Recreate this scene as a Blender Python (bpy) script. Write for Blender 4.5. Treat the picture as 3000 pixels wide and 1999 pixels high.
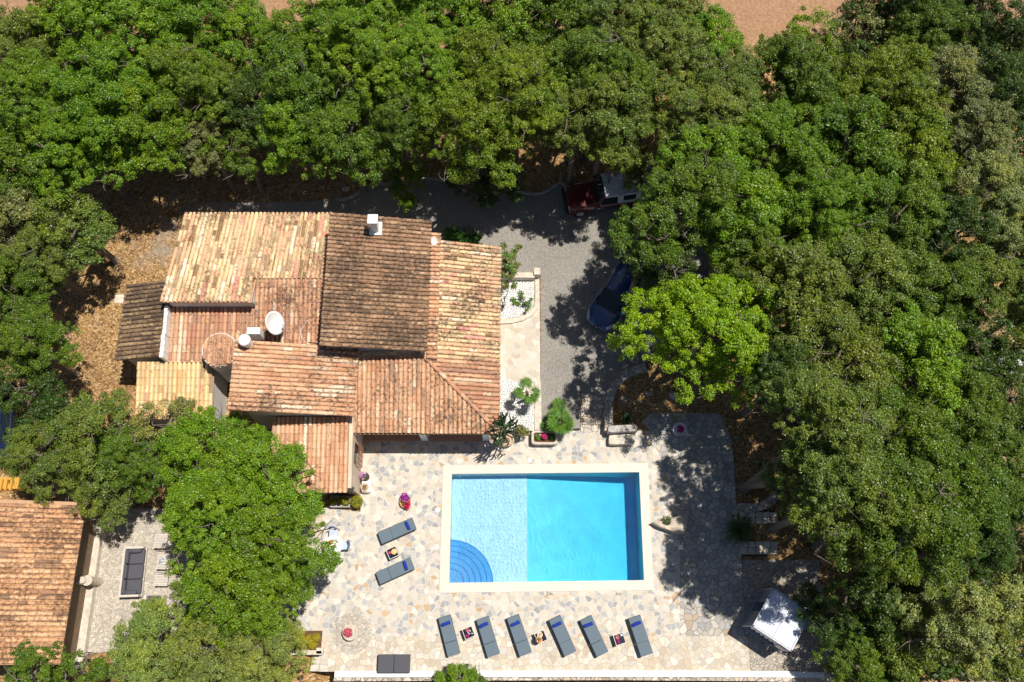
import bpy, bmesh, math, random
import numpy as np
from mathutils import Vector, Matrix
R = math.radians
random.seed(7)
for o in list(bpy.data.objects): bpy.data.objects.remove(o)
scn = bpy.context.scene
COL = scn.collection

# ---------------------------------------------------------------- camera
F = 2450.0; TH = math.atan(.343); CH = 42.0
cam = bpy.data.cameras.new('camera'); camo = bpy.data.objects.new('camera', cam); COL.objects.link(camo)
cam.sensor_width = 36; cam.lens = F/3000*36; cam.clip_end = 500; cam.clip_start = .5
camo.location = (0, 0, CH); camo.rotation_euler = (TH, 0, 0)
scn.camera = camo
# ---------------------------------------------------------------- sky, sun, exposure
SUN_AZ, SUN_EL = 63, 70
w = bpy.data.worlds.new("World"); scn.world = w; w.use_nodes = True
nt = w.node_tree; bg = nt.nodes['Background']
sky = nt.nodes.new('ShaderNodeTexSky'); sky.sky_type = 'NISHITA'; sky.sun_disc = False
sky.sun_elevation = R(SUN_EL); sky.sun_rotation = R(SUN_AZ)
nt.links.new(sky.outputs[0], bg.inputs[0]); bg.inputs[1].default_value = .052
sl = bpy.data.lights.new('sun', 'SUN'); slo = bpy.data.objects.new('sun', sl); COL.objects.link(slo)
sl.energy = 5.0; sl.angle = R(.5); sl.color = (1, .93, .82)
sdir = Vector((math.sin(R(SUN_AZ))*math.cos(R(SUN_EL)), math.cos(R(SUN_AZ))*math.cos(R(SUN_EL)), math.sin(R(SUN_EL))))
slo.rotation_euler = (-sdir).to_track_quat('-Z', 'Y').to_euler(); slo.location = (20, 10, 60)
scn.view_settings.view_transform = 'Standard'; scn.view_settings.look = 'None'
scn.view_settings.exposure = .10; scn.view_settings.gamma = 1
scn.render.engine = 'CYCLES'
scn.cycles.max_bounces = 8; scn.cycles.transparent_max_bounces = 12

# ---------------------------------------------------------------- helpers
cT, sT = math.cos(TH), math.sin(TH)
def P(px, py, z=0.0):
    """a point of the survey photograph, carried down to height z"""
    x = (px-1500)/F; v = -(py-999.5)/F
    d = Vector((x, v*cT+sT, v*sT-cT)); t = (z-CH)/d.z
    return Vector((0, 0, CH))+d*t
def sub(ox, oy, s):
    return lambda x, y, z=0.0: P(ox+x*s, oy+y*s, z)
def sstep(a, b, t):
    t = min(1, max(0, (t-a)/(b-a))); return t*t*(3-2*t)
UP = .32
def gz(x, y):
    z = (UP+.03)*sstep(9.6, 13.0, y)-.04
    if y < 0: z -= 1.6*sstep(.12, .5, -y+.1) if x > -9.1 else .05
    if x > 15.5: z -= .6*sstep(0, 2, x-15.5)*(1-sstep(4, 9, y))
    return z

def base_of(o):
    v = Vector((0, 0, 0))
    while o: v = v+o.location; o = o.parent
    return v
class MB:
    def __init__(s): s.v = []; s.f = []; s.c = []; s.m = []
    def add(s, vs, fs, col=None, mi=0):
        n = len(s.v); s.v += [tuple(v) for v in vs]
        s.f += [tuple(n+i for i in f) for f in fs]; s.c += [col or (1, 1, 1)]*len(fs); s.m += [mi]*len(fs)
        return s
    def hexa(s, p, col=None, mi=0):
        return s.add(p, [(3, 2, 1, 0), (4, 5, 6, 7), (0, 1, 5, 4), (1, 2, 6, 5), (2, 3, 7, 6), (3, 0, 4, 7)], col, mi)
    def box(s, c, d, rz=0, col=None, mi=0, rx=0, taper=1):
        M = Matrix.Rotation(rz, 3, 'Z') @ Matrix.Rotation(rx, 3, 'X'); c = Vector(c)
        q = []
        for k in (-.5, .5):
            t = taper if k > 0 else 1
            for a, b in ((-.5, -.5), (.5, -.5), (.5, .5), (-.5, .5)):
                q.append(c+M @ Vector((a*d[0]*t, b*d[1]*t, k*d[2])))
        return s.hexa(q, col, mi)
    def rbox(s, c, d, r=.03, rz=0, col=None, mi=0, puff=0):
        """box with rounded vertical and top edges"""
        M = Matrix.Rotation(rz, 3, 'Z'); c = Vector(c); w2, l2, h2 = d[0]/2, d[1]/2, d[2]/2
        r = min(r, w2*.9, l2*.9, h2*.95)
        rings = []
        for (ins, z) in ((0, -h2), (0, h2-r), (r*.3, h2-r*.3), (r, h2)):
            ring = []
            for (sx, sy, a0) in ((1, 1, 0), (-1, 1, 90), (-1, -1, 180), (1, -1, 270)):
                for k in range(4):
                    a = R(a0+k*30); rr = max(r-ins, .001)
                    ring.append(c+M @ Vector((sx*(w2-r)+math.cos(a)*rr, sy*(l2-r)+math.sin(a)*rr, z)))
            rings.append(ring)
        vs = sum(rings, []); fs = []
        for i in range(3):
            for k in range(16): fs.append((i*16+k, i*16+(k+1) % 16, (i+1)*16+(k+1) % 16, (i+1)*16+k))
        fs.append(tuple(range(15, -1, -1)))
        top = c+Vector((0, 0, h2+puff)); n = len(vs); vs.append(top)
        for k in range(16): fs.append((48+k, 48+(k+1) % 16, n))
        return s.add(vs, fs, col, mi)
    def prism(s, poly, z0, z1, col=None, mi=0, zf=None):
        n = len(poly); a = [(p[0], p[1], z0) for p in poly]
        b = [(p[0], p[1], zf(p[0], p[1]) if zf else z1) for p in poly]
        return s.add(a+b, [tuple(range(n-1, -1, -1)), tuple(range(n, 2*n))]+[(i, (i+1) % n, n+(i+1) % n, n+i) for i in range(n)], col, mi)
    def tube(s, pts, rad, n=8, col=None, mi=0, cap=True):
        pts = [Vector(p) for p in pts]
        if not hasattr(rad, '__len__'): rad = [rad]*len(pts)
        vs = []; fs = []
        for i, p in enumerate(pts):
            t = (pts[min(i+1, len(pts)-1)]-pts[max(i-1, 0)]).normalized()
            a = t.cross(Vector((0, 0, 1)) if abs(t.z) < .9 else Vector((1, 0, 0))).normalized(); b = t.cross(a)
            for k in range(n):
                an = 2*math.pi*k/n; vs.append(p+(a*math.cos(an)+b*math.sin(an))*rad[i])
        for i in range(len(pts)-1):
            for k in range(n): fs.append((i*n+k, i*n+(k+1) % n, (i+1)*n+(k+1) % n, (i+1)*n+k))
        if cap: fs += [tuple(range(n)), tuple(range(len(vs)-1, len(vs)-n-1, -1))]
        return s.add(vs, fs, col, mi)
    def lathe(s, c, prof, n=24, col=None, mi=0, sx=1, sy=1, wob=None):
        vs = []; fs = []
        for r, z in prof:
            for k in range(n):
                a = 2*math.pi*k/n; q = r*(wob(k) if wob else 1)
                vs.append((c[0]+q*math.cos(a)*sx, c[1]+q*math.sin(a)*sy, c[2]+z))
        m = len(prof)
        for i in range(m-1):
            for k in range(n): fs.append((i*n+k, i*n+(k+1) % n, (i+1)*n+(k+1) % n, (i+1)*n+k))
        fs += [tuple(range(n-1, -1, -1)), tuple(range((m-1)*n, m*n))]
        return s.add(vs, fs, col, mi)
    def blob(s, c, r, n=10, m=7, col=None, mi=0, rough=.12, rng=random):
        vs = []; fs = []; c = Vector(c); r = r if hasattr(r, '__len__') else (r, r, r)
        for i in range(1, m):
            for k in range(n):
                a = 2*math.pi*k/n; b = math.pi*i/m; q = 1+rng.uniform(-rough, rough)
                vs.append(c+Vector((r[0]*math.sin(b)*math.cos(a), r[1]*math.sin(b)*math.sin(a), r[2]*math.cos(b)))*q if False else (c.x+r[0]*q*math.sin(b)*math.cos(a), c.y+r[1]*q*math.sin(b)*math.sin(a), c.z+r[2]*q*math.cos(b)))
        t = len(vs); vs += [(c.x, c.y, c.z+r[2]), (c.x, c.y, c.z-r[2])]
        for i in range(m-2):
            for k in range(n): fs.append((i*n+k, (i+1)*n+k, (i+1)*n+(k+1) % n, i*n+(k+1) % n))
        for k in range(n): fs += [(t, k, (k+1) % n), (t+1, (m-2)*n+(k+1) % n, (m-2)*n+k)]
        return s.add(vs, fs, col, mi)
    def build(s, name, mats, parent=None, smooth=False, loc=None, bevel=0, subsurf=0):
        me = bpy.data.meshes.new(name)
        if parent is not None: off = base_of(parent)
        elif loc is not None: off = Vector(loc)
        else: off = Vector((0, 0, 0))
        me.from_pydata([(v[0]-off.x, v[1]-off.y, v[2]-off.z) for v in s.v], [], s.f)
        if not isinstance(mats, (list, tuple)): mats = [mats]
        for m in mats: me.materials.append(m)
        me.polygons.foreach_set('material_index', s.m)
        if any(c != (1, 1, 1) for c in s.c):
            at = me.color_attributes.new('Col', 'FLOAT_COLOR', 'CORNER'); buf = []
            for f, c in zip(s.f, s.c): buf += [c[0], c[1], c[2], 1]*len(f)
            at.data.foreach_set('color', buf)
        if smooth: me.polygons.foreach_set('use_smooth', [True]*len(s.f))
        me.update()
        o = bpy.data.objects.new(name, me); COL.objects.link(o)
        if parent is not None: o.parent = parent
        else: o.location = off
        if bevel:
            b = o.modifiers.new('b', 'BEVEL'); b.width = bevel; b.segments = 2; b.limit_method = 'ANGLE'
        if subsurf:
            b = o.modifiers.new('s', 'SUBSURF'); b.levels = subsurf; b.render_levels = subsurf
        return o
def tag(o, label=None, cat=None, group=None, kind=None):
    if label: o['label'] = label
    if cat: o['category'] = cat
    if group: o['group'] = group
    if kind: o['kind'] = kind
    return o
def thing(name, loc, label, cat, group=None, rz=0):
    o = bpy.data.objects.new(name, None); COL.objects.link(o); o.location = loc; o.rotation_euler = (0, 0, rz)
    o.empty_display_size = .3
    return tag(o, label, cat, group)
def copy_tree(o, parent=None):
    c = o.copy(); COL.objects.link(c)
    if parent: c.parent = parent
    for ch in list(o.children): copy_tree(ch, c)
    return c

# ---------------------------------------------------------------- materials
def newmat(name):
    m = bpy.data.materials.new(name); m.use_nodes = True; n = m.node_tree.nodes; return m, n, m.node_tree.links, n['Principled BSDF']
def N(n, t, **k):
    q = n.new(t)
    for a, b in k.items(): setattr(q, a, b)
    return q
def ramp(n, stops, interp='LINEAR'):
    r = n.new('ShaderNodeValToRGB'); r.color_ramp.interpolation = interp; e = r.color_ramp.elements
    while len(e) > 1: e.remove(e[0])
    e[0].position = stops[0][0]; c = stops[0][1]; e[0].color = (*c, 1)
    for p, c in stops[1:]:
        q = e.new(p); q.color = (*c, 1)
    return r
def simple(name, col, rough=.6, var=.12, scale=6, bump=0, bscale=40, metal=0, spec=.5, coat=0):
    m, n, l, b = newmat(name); pos = N(n, 'ShaderNodeTexCoord')
    nz = N(n, 'ShaderNodeTexNoise'); nz.inputs['Scale'].default_value = scale; nz.inputs['Detail'].default_value = 6
    l.new(pos.outputs['Object'], nz.inputs['Vector'])
    r = ramp(n, [(.3, tuple(c*(1-var) for c in col)), (.7, tuple(min(1, c*(1+var)) for c in col))])
    l.new(nz.outputs[0], r.inputs[0]); l.new(r.outputs[0], b.inputs['Base Color'])
    b.inputs['Roughness'].default_value = rough; b.inputs['Metallic'].default_value = metal
    b.inputs['Specular IOR Level'].default_value = spec; b.inputs['Coat Weight'].default_value = coat
    if bump:
        n2 = N(n, 'ShaderNodeTexNoise'); n2.inputs['Scale'].default_value = bscale; n2.inputs['Detail'].default_value = 4
        l.new(pos.outputs['Object'], n2.inputs['Vector'])
        bp = N(n, 'ShaderNodeBump'); bp.inputs['Strength'].default_value = bump; bp.inputs['Distance'].default_value = .03
        l.new(n2.outputs[0], bp.inputs['Height']); l.new(bp.outputs[0], b.inputs['Normal'])
    return m
def worldpos(n): return n.new('ShaderNodeNewGeometry').outputs['Position']
def mixc(n, l, fac, a, b, blend='MIX'):
    q = n.new('ShaderNodeMix'); q.data_type = 'RGBA'; q.blend_type = blend
    for s, v in ((q.inputs[0], fac), (q.inputs[6], a), (q.inputs[7], b)):
        if hasattr(v, 'links') or hasattr(v, 'is_linked'): l.new(v, s)
        elif isinstance(v, (int, float)): s.default_value = v
        else: s.default_value = (*v, 1)
    return q.outputs[2]
def math_(n, l, op, a, b=None, c=None, clamp=False):
    q = n.new('ShaderNodeMath'); q.operation = op; q.use_clamp = clamp
    for s, v in zip(q.inputs, (a, b, c)):
        if v is None: continue
        if isinstance(v, (int, float)): s.default_value = v
        else: l.new(v, s)
    return q.outputs[0]
def noise(n, l, vec, scale, detail=5, rough=.55):
    q = n.new('ShaderNodeTexNoise'); q.inputs['Scale'].default_value = scale; q.inputs['Detail'].default_value = detail
    q.inputs['Roughness'].default_value = rough; l.new(vec, q.inputs['Vector']); return q.outputs[0], q.outputs[1]
def bumpn(n, l, b, h, strength=.5, dist=.02):
    q = n.new('ShaderNodeBump'); q.inputs['Strength'].default_value = strength; q.inputs['Distance'].default_value = dist
    l.new(h, q.inputs['Height']); l.new(q.outputs[0], b.inputs['Normal'])
def warp(n, l, pos, scale, amt):
    f, c = noise(n, l, pos, scale, 3)
    q = n.new('ShaderNodeVectorMath'); q.operation = 'SUBTRACT'; l.new(c, q.inputs[0]); q.inputs[1].default_value = (.5, .5, .5)
    s = n.new('ShaderNodeVectorMath'); s.operation = 'SCALE'; l.new(q.outputs[0], s.inputs[0]); s.inputs['Scale'].default_value = amt
    a = n.new('ShaderNodeVectorMath'); a.operation = 'ADD'; l.new(pos, a.inputs[0]); l.new(s.outputs[0], a.inputs[1]); return a.outputs[0]
V3D = [0]
def voro(n, l, vec, scale, feat='F1', rnd=1):
    q = n.new('ShaderNodeTexVoronoi'); q.voronoi_dimensions = '3D' if V3D[0] else '2D'; q.feature = feat
    q.inputs['Scale'].default_value = scale; q.inputs['Randomness'].default_value = rnd; l.new(vec, q.inputs['Vector']); return q
def paving(name, scale, stops, grout, gw=.035, patch=.25, rough=.75, bump=.4, stain=(.3, .24, .16), stainamt=.3, big=False):
    m, n, l, b = newmat(name); pos = worldpos(n); v = warp(n, l, pos, 1.6, .22); v = warp(n, l, v, 9, .03)
    a = voro(n, l, v, scale); e = voro(n, l, v, scale, 'DISTANCE_TO_EDGE')
    sp = n.new('ShaderNodeSeparateColor'); l.new(a.outputs['Color'], sp.inputs[0])
    r = ramp(n, stops, 'CONSTANT'); f, _ = noise(n, l, pos, .45, 3)
    # zones where more stones are grey or more are pale
    t = math_(n, l, 'MULTIPLY_ADD', f, patch*2, -patch); t = math_(n, l, 'ADD', sp.outputs[0], t, clamp=True); l.new(t, r.inputs[0])
    f2, _ = noise(n, l, pos, 14, 6, .65); f3 = math_(n, l, 'MULTIPLY_ADD', f2, .55, .72)
    val = math_(n, l, 'MULTIPLY_ADD', sp.outputs[1], .28, .86); f3 = math_(n, l, 'MULTIPLY', f3, val)
    hs = n.new('ShaderNodeHueSaturation'); l.new(r.outputs[0], hs.inputs['Color']); l.new(f3, hs.inputs['Value'])
    g = math_(n, l, 'SMOOTH_MIN', 1, 1, 0)
    gr = n.new('ShaderNodeMapRange'); gr.inputs[1].default_value = gw*.55; gr.inputs[2].default_value = gw*1.3; l.new(e.outputs['Distance'], gr.inputs[0])
    c = mixc(n, l, gr.outputs[0], grout, hs.outputs[0])
    f4, _ = noise(n, l, pos, .8, 7, .62); sr = n.new('ShaderNodeMapRange'); sr.inputs[1].default_value = .52; sr.inputs[2].default_value = .75; sr.inputs[4].default_value = stainamt; l.new(f4, sr.inputs[0])
    c = mixc(n, l, sr.outputs[0], c, stain)
    l.new(c, b.inputs['Base Color']); b.inputs['Roughness'].default_value = rough
    h = math_(n, l, 'MULTIPLY_ADD', f2, .3, gr.outputs[0]); bumpn(n, l, b, h, bump, .012)
    return m
CREAM = (.55, .50, .43); CREAM2 = (.60, .565, .51); GREYS = (.33, .34, .355); GREYS2 = (.41, .41, .42); TAN = (.53, .45, .36); ORNG = (.50, .36, .22)
M = {}
M['pave'] = paving('crazy_paving', 4.0, [(0, CREAM), (.2, CREAM2), (.34, (.57, .51, .43)), (.40, TAN), (.44, CREAM), (.54, (.58, .54, .48)), (.66, GREYS2), (.76, GREYS), (.88, (.49, .47, .44)), (.98, ORNG)], (.60, .55, .48), .06, .34, stainamt=.30)
M['pave_old'] = paving('old_crazy_paving', 3.6, [(0, CREAM), (.25, CREAM2), (.5, (.55, .47, .37)), (.7, (.60, .54, .45)), (.93, TAN)], (.40, .34, .27), .035, .15, stain=(.30, .24, .15), stainamt=.45)
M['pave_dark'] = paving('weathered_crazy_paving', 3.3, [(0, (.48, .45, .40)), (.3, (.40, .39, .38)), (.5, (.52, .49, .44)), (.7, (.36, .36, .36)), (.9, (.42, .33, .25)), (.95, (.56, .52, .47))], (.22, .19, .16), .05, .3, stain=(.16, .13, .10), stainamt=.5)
M['pebble'] = paving('pebble_mosaic', 11, [(0, (.42, .38, .33)), (.3, (.52, .47, .40)), (.6, (.34, .30, .26)), (.85, (.60, .54, .46))], (.20, .17, .14), .09, .1, bump=.8)
M['pebble_pale'] = paving('pale_pebble_mosaic', 10, [(0, (.47, .43, .37)), (.3, (.54, .49, .42)), (.6, (.41, .37, .32)), (.85, (.64, .56, .46))], (.34, .31, .27), .08, .1, bump=.6, stainamt=.25)
M['walk'] = paving('walkway_stone', 3.0, [(0, CREAM), (.3, CREAM2), (.6, (.57, .5, .42)), (.85, (.5, .47, .42)), (.96, TAN)], (.58, .52, .44), .03, .1, stainamt=.25)
V3D[0] = 1
M['drystone'] = paving('dry_stone', 3.4, [(0, (.50, .45, .39)), (.3, (.58, .52, .45)), (.6, (.42, .38, .33)), (.85, (.52, .43, .33))], (.18, .15, .12), .05, .2, bump=.9, stain=(.1, .09, .07), stainamt=.5)
V3D[0] = 0
M['white_pebble'] = paving('white_pebbles', 9, [(0, (.86, .86, .85)), (.5, (.78, .79, .8)), (.8, (.9, .9, .88))], (.05, .055, .06), .08, .05, bump=1, stain=(.7, .68, .62), stainamt=.15)

def gravel_mat():
    m, n, l, b = newmat('gravel'); pos = worldpos(n)
    a = voro(n, l, pos, 34); sp = n.new('ShaderNodeSeparateColor'); l.new(a.outputs['Color'], sp.inputs[0])
    r = ramp(n, [(0, (.17, .165, .16)), (.3, (.235, .225, .21)), (.6, (.29, .275, .255)), (.85, (.37, .34, .30))]); l.new(sp.outputs[0], r.inputs[0])
    f, _ = noise(n, l, pos, .5, 6); q = math_(n, l, 'MULTIPLY_ADD', f, .5, .75)
    hs = n.new('ShaderNodeHueSaturation'); l.new(r.outputs[0], hs.inputs['Color']); l.new(q, hs.inputs['Value'])
    # leaf litter drifting over the west end
    lit = litter(n, l, pos); sx = n.new('ShaderNodeSeparateXYZ'); l.new(pos, sx.inputs[0])
    f2, _ = noise(n, l, pos, .9, 7, .65)
    t = math_(n, l, 'MULTIPLY_ADD', sx.outputs[0], -.17, -2.75); t = math_(n, l, 'MULTIPLY_ADD', f2, 3.2, t); t = math_(n, l, 'ADD', t, -1.3, clamp=True)
    tt, _ = noise(n, l, pos, 2.2, 7, .7); e = n.new('ShaderNodeMapRange'); e.inputs[1].default_value = .60; e.inputs[2].default_value = .8; e.inputs[4].default_value = .5; l.new(tt, e.inputs[0])
    t = math_(n, l, 'MAXIMUM', t, e.outputs[0])
    c = mixc(n, l, t, hs.outputs[0], lit); l.new(c, b.inputs['Base Color']); b.inputs['Roughness'].default_value = .9
    bumpn(n, l, b, a.outputs['Distance'], .6, .02); return m
def litter(n, l, pos):
    v = warp(n, l, pos, 5, .15); a = voro(n, l, v, 15); sp = n.new('ShaderNodeSeparateColor'); l.new(a.outputs['Color'], sp.inputs[0])
    r = ramp(n, [(0, (.13, .07, .03)), (.25, (.27, .15, .055)), (.55, (.38, .22, .08)), (.8, (.46, .29, .13)), (.95, (.60, .44, .26))]); l.new(sp.outputs[0], r.inputs[0])
    f, _ = noise(n, l, pos, .7, 6, .6); q = math_(n, l, 'MULTIPLY_ADD', f, .9, .45)
    hs = n.new('ShaderNodeHueSaturation'); l.new(r.outputs[0], hs.inputs['Color']); l.new(q, hs.inputs['Value']); return hs.outputs[0]
def ramp_out(n, l, f):
    r = ramp(n, [(.3, (.24, .13, .07)), (.5, (.36, .21, .12)), (.7, (.47, .30, .18))]); l.new(f, r.inputs[0]); return r.outputs[0]
def ground_mat():
    m, n, l, b = newmat('leaf_litter'); pos = worldpos(n); lit = litter(n, l, pos)
    f, _ = noise(n, l, pos, .28, 6, .65); e = n.new('ShaderNodeMapRange'); e.inputs[1].default_value = .60; e.inputs[2].default_value = .72; e.inputs[4].default_value = .7; l.new(f, e.inputs[0])
    c = mixc(n, l, e.outputs[0], lit, (.36, .31, .25))
    sx = n.new('ShaderNodeSeparateXYZ'); l.new(pos, sx.inputs[0])
    f2, _ = noise(n, l, pos, 1.5, 6); q = math_(n, l, 'MULTIPLY_ADD', sx.outputs[1], .4, -13.4); q = math_(n, l, 'MULTIPLY_ADD', f2, 1.2, q); q = math_(n, l, 'ADD', q, 0, clamp=True)
    tp_, _ = noise(n, l, pos, 6, 8, .7); c = mixc(n, l, q, c, ramp_out(n, l, tp_))
    l.new(c, b.inputs['Base Color']); b.inputs['Roughness'].default_value = .95
    g, _ = noise(n, l, pos, 18, 5); bumpn(n, l, b, g, .9, .04); return m
M['gravel'] = gravel_mat(); M['ground'] = ground_mat()
M['plaster'] = simple('white_plaster', (.74, .72, .69), .8, .06, 1.2, .15, 25)
M['plaster_warm'] = simple('warm_render', (.66, .54, .42), .85, .15, 2.5, .3, 20)
M['shadewall'] = simple('eave_shaded_brown_wall', (.20, .14, .09), .9, .2, 5, .5, 15)  # outbuilding wall: shade under the eave is put into this dark brown
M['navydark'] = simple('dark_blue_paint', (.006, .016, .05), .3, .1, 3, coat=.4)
M['soil'] = simple('soil', (.13, .07, .035), .95, .35, 14, .6, 40)
M['coping'] = simple('pool_coping_stone', (.66, .59, .52), .6, .06, 2.2, .05, 30)
M['white'] = simple('white_paint', (.82, .82, .82), .45, .03)
M['palestone'] = simple('pale_limestone', (.60, .54, .46), .85, .2, 5, .5, 14)
M['greystone'] = simple('grey_limestone', (.42, .40, .38), .9, .25, 6, .6, 12)
M['rock'] = simple('boulder_rock', (.55, .47, .38), .9, .3, 3.5, .9, 9)
M['terra'] = simple('terracotta', (.50, .30, .18), .8, .15, 8, .2, 30)
M['sandstone'] = simple('sandstone', (.62, .46, .34), .85, .14, 6, .3, 25)
M['cushion'] = simple('blue_grey_mesh', (.125, .17, .215), .85, .10, 60, .3, 120)
M['cushion_dark'] = simple('charcoal_fabric', (.085, .087, .105), .9, .16, 50, .3, 100)
M['wicker_dark'] = simple('dark_rattan', (.10, .085, .085), .7, .25, 40, .4, 80)
M['palewood'] = simple('whitewashed_wood', (.60, .55, .50), .7, .12, 10)
M['slate'] = simple('dark_glass_top', (.010, .014, .035), .15, .1, 5)
M['blue'] = simple('blue_towelling', (.008, .035, .33), .95, .12, 30, .4, 90)
M['rubber'] = simple('black_rubber', (.018, .018, .02), .8, .1)
M['blackplastic'] = simple('black_plastic', (.03, .032, .036), .55, .1)
M['darkglass'] = simple('tinted_glass', (.014, .026, .034), .06, .05)
M['maroon'] = simple('maroon_paint', (.125, .012, .018), .3, .08, 3, coat=.6)
M['carwhite'] = simple('white_car_paint', (.70, .74, .80), .35, .04, 3, coat=.5)
M['navy'] = simple('blue_car_paint', (.012, .048, .165), .22, .08, 3, coat=.9)
M['chrome'] = simple('brushed_metal', (.6, .6, .62), .3, .05, metal=1)
M['alu'] = simple('alloy', (.55, .56, .58), .4, .05)
M['headlamp'] = simple('headlamp_glass', (.35, .42, .5), .1, .1)
M['canvas'] = simple('pale_blue_grey_canvas', (.62, .67, .80), .8, .04, 4, .1, 60)
M['curtain'] = simple('grey_mesh_curtain', (.20, .21, .28), .85, .08, 6)
M['frame_grey'] = simple('powder_coated_frame', (.42, .47, .55), .45, .05)
M['iron'] = simple('rusty_iron', (.20, .09, .05), .8, .3, 30)
M['blackiron'] = simple('black_iron', (.02, .02, .025), .5, .1)
M['bark'] = simple('grey_bark', (.17, .145, .12), .95, .35, 10, .9, 16)
M['palmtrunk'] = simple('palm_trunk', (.22, .12, .07), .95, .4, 20, .9, 30)
M['blueshutter'] = simple('blue_grey_shutter', (.25, .33, .50), .5, .06)
M['wood'] = simple('weathered_wood', (.34, .22, .12), .85, .3, 14, .4, 30)
M['fruit'] = simple('mixed_colour', (.8, .4, .1), .5, .1)
M['dinnerware'] = simple('glazed_china', (.8, .78, .75), .2, .03)
M['petrol'] = simple('green_hose', (.01, .16, .11), .4, .1)

def vcol(name, rough=.6, var=.15, scale=20, spec=.5, trans=0):
    m, n, l, b = newmat(name); a = n.new('ShaderNodeAttribute'); a.attribute_name = 'Col'; pos = worldpos(n)
    f, _ = noise(n, l, pos, scale, 5); q = math_(n, l, 'MULTIPLY_ADD', f, var*2, 1-var)
    hs = n.new('ShaderNodeHueSaturation'); l.new(a.outputs[0], hs.inputs['Color']); l.new(q, hs.inputs['Value'])
    l.new(hs.outputs[0], b.inputs['Base Color']); b.inputs['Roughness'].default_value = rough; b.inputs['Specular IOR Level'].default_value = spec
    if trans:
        t = n.new('ShaderNodeBsdfTranslucent'); l.new(hs.outputs[0], t.inputs[0]); mx = n.new('ShaderNodeMixShader'); mx.inputs[0].default_value = trans
        l.new(b.outputs[0], mx.inputs[1]); l.new(t.outputs[0], mx.inputs[2]); l.new(mx.outputs[0], n['Material Output'].inputs[0])
    return m
M['petal'] = vcol('petals', .6, .1, 20, .2, .25); M['leafcol'] = vcol('small_plant_leaves', .45, .15, 12, .4, .25); M['vc'] = vcol('painted', .5, .06)

def tile_mat(name, lichen, lcol=(.055, .038, .026), warm=(.30, .10, .03)):
    m, n, l, b = newmat(name); a = n.new('ShaderNodeAttribute'); a.attribute_name = 'Col'; pos = worldpos(n)
    f, _ = noise(n, l, pos, 7, 8, .7); f0, _ = noise(n, l, pos, .55, 4)
    t = math_(n, l, 'MULTIPLY_ADD', f0, 1.1, -.55); t = math_(n, l, 'ADD', f, math_(n, l, 'MULTIPLY', t, .45))
    mr = n.new('ShaderNodeMapRange'); mr.inputs[1].default_value = .66-lichen*.28; mr.inputs[2].default_value = .78-lichen*.22; mr.inputs[4].default_value = .86; l.new(t, mr.inputs[0])
    c = mixc(n, l, mr.outputs[0], a.outputs[0], lcol)
    f2, _ = noise(n, l, pos, 30, 5, .7); q = math_(n, l, 'MULTIPLY_ADD', f2, .5, .75)
    hs = n.new('ShaderNodeHueSaturation'); l.new(c, hs.inputs['Color']); l.new(math_(n, l, 'MULTIPLY', q, 1.12), hs.inputs['Value'])
    l.new(hs.outputs[0], b.inputs['Base Color']); b.inputs['Roughness'].default_value = .9; bumpn(n, l, b, f2, .35, .01); return m
M['tile_clean'] = tile_mat('clay_tiles', .32); M['tile_mid'] = tile_mat('weathered_clay_tiles', .62)
M['tile_out'] = tile_mat('patchy_clay_tiles', .82, (.10, .055, .03)); M['tile_old'] = tile_mat('lichened_clay_tiles', .95); M['tile_cream'] = tile_mat('cream_clay_tiles', .62, (.11, .075, .035))

def leaf_mat():
    m, n, l, b = newmat('tree_leaves'); a = n.new('ShaderNodeAttribute'); a.attribute_name = 'Col'; oi = n.new('ShaderNodeObjectInfo')
    sp = n.new('ShaderNodeSeparateColor'); l.new(a.outputs[0], sp.inputs[0])
    yel = mixc(n, l, 1.0, oi.outputs['Color'], (1.9, 1.4, .4), 'MULTIPLY')
    c = mixc(n, l, sp.outputs[0], oi.outputs['Color'], yel)
    hs = n.new('ShaderNodeHueSaturation'); l.new(c, hs.inputs['Color']); l.new(math_(n, l, 'MULTIPLY_ADD', sp.outputs[1], 1.4, .38), hs.inputs['Value'])
    l.new(math_(n, l, 'MULTIPLY_ADD', sp.outputs[2], .05, .475), hs.inputs['Hue'])
    l.new(hs.outputs[0], b.inputs['Base Color']); b.inputs['Roughness'].default_value = .42; b.inputs['Specular IOR Level'].default_value = .45
    t = n.new('ShaderNodeBsdfTranslucent'); l.new(hs.outputs[0], t.inputs[0]); mx = n.new('ShaderNodeMixShader'); mx.inputs[0].default_value = .2
    l.new(b.outputs[0], mx.inputs[1]); l.new(t.outputs[0], mx.inputs[2]); l.new(mx.outputs[0], n['Material Output'].inputs[0]); return m
M['leaf'] = leaf_mat()

def struct(mb, name, m, **k):
    o = mb.build(name, m, **k); o['kind'] = 'structure'; return o
def sheet(name, pts, z, m, thick=.02):
    mb = MB(); mb.prism([(p[0], p[1]) for p in pts], z-thick, z); return struct(mb, name, m)

# ================================================================ SETTING
# ground
mb = MB(); gx = np.linspace(-70, 70, 180); gy = np.concatenate([np.linspace(-40, -1, 40), np.linspace(-.9, .2, 16), np.linspace(.4, 80, 150)])
vs = []
for y in gy:
    for x in gx: vs.append((x, y, gz(x, y)-.02+(.03*math.sin(x*1.3+math.sin(y))*math.cos(y*1.1) if abs(x) > 20 or y > 24 else 0)))
nx = len(gx); fs = [(j*nx+i, j*nx+i+1, (j+1)*nx+i+1, (j+1)*nx+i) for j in range(len(gy)-1) for i in range(nx-1)]
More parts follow.
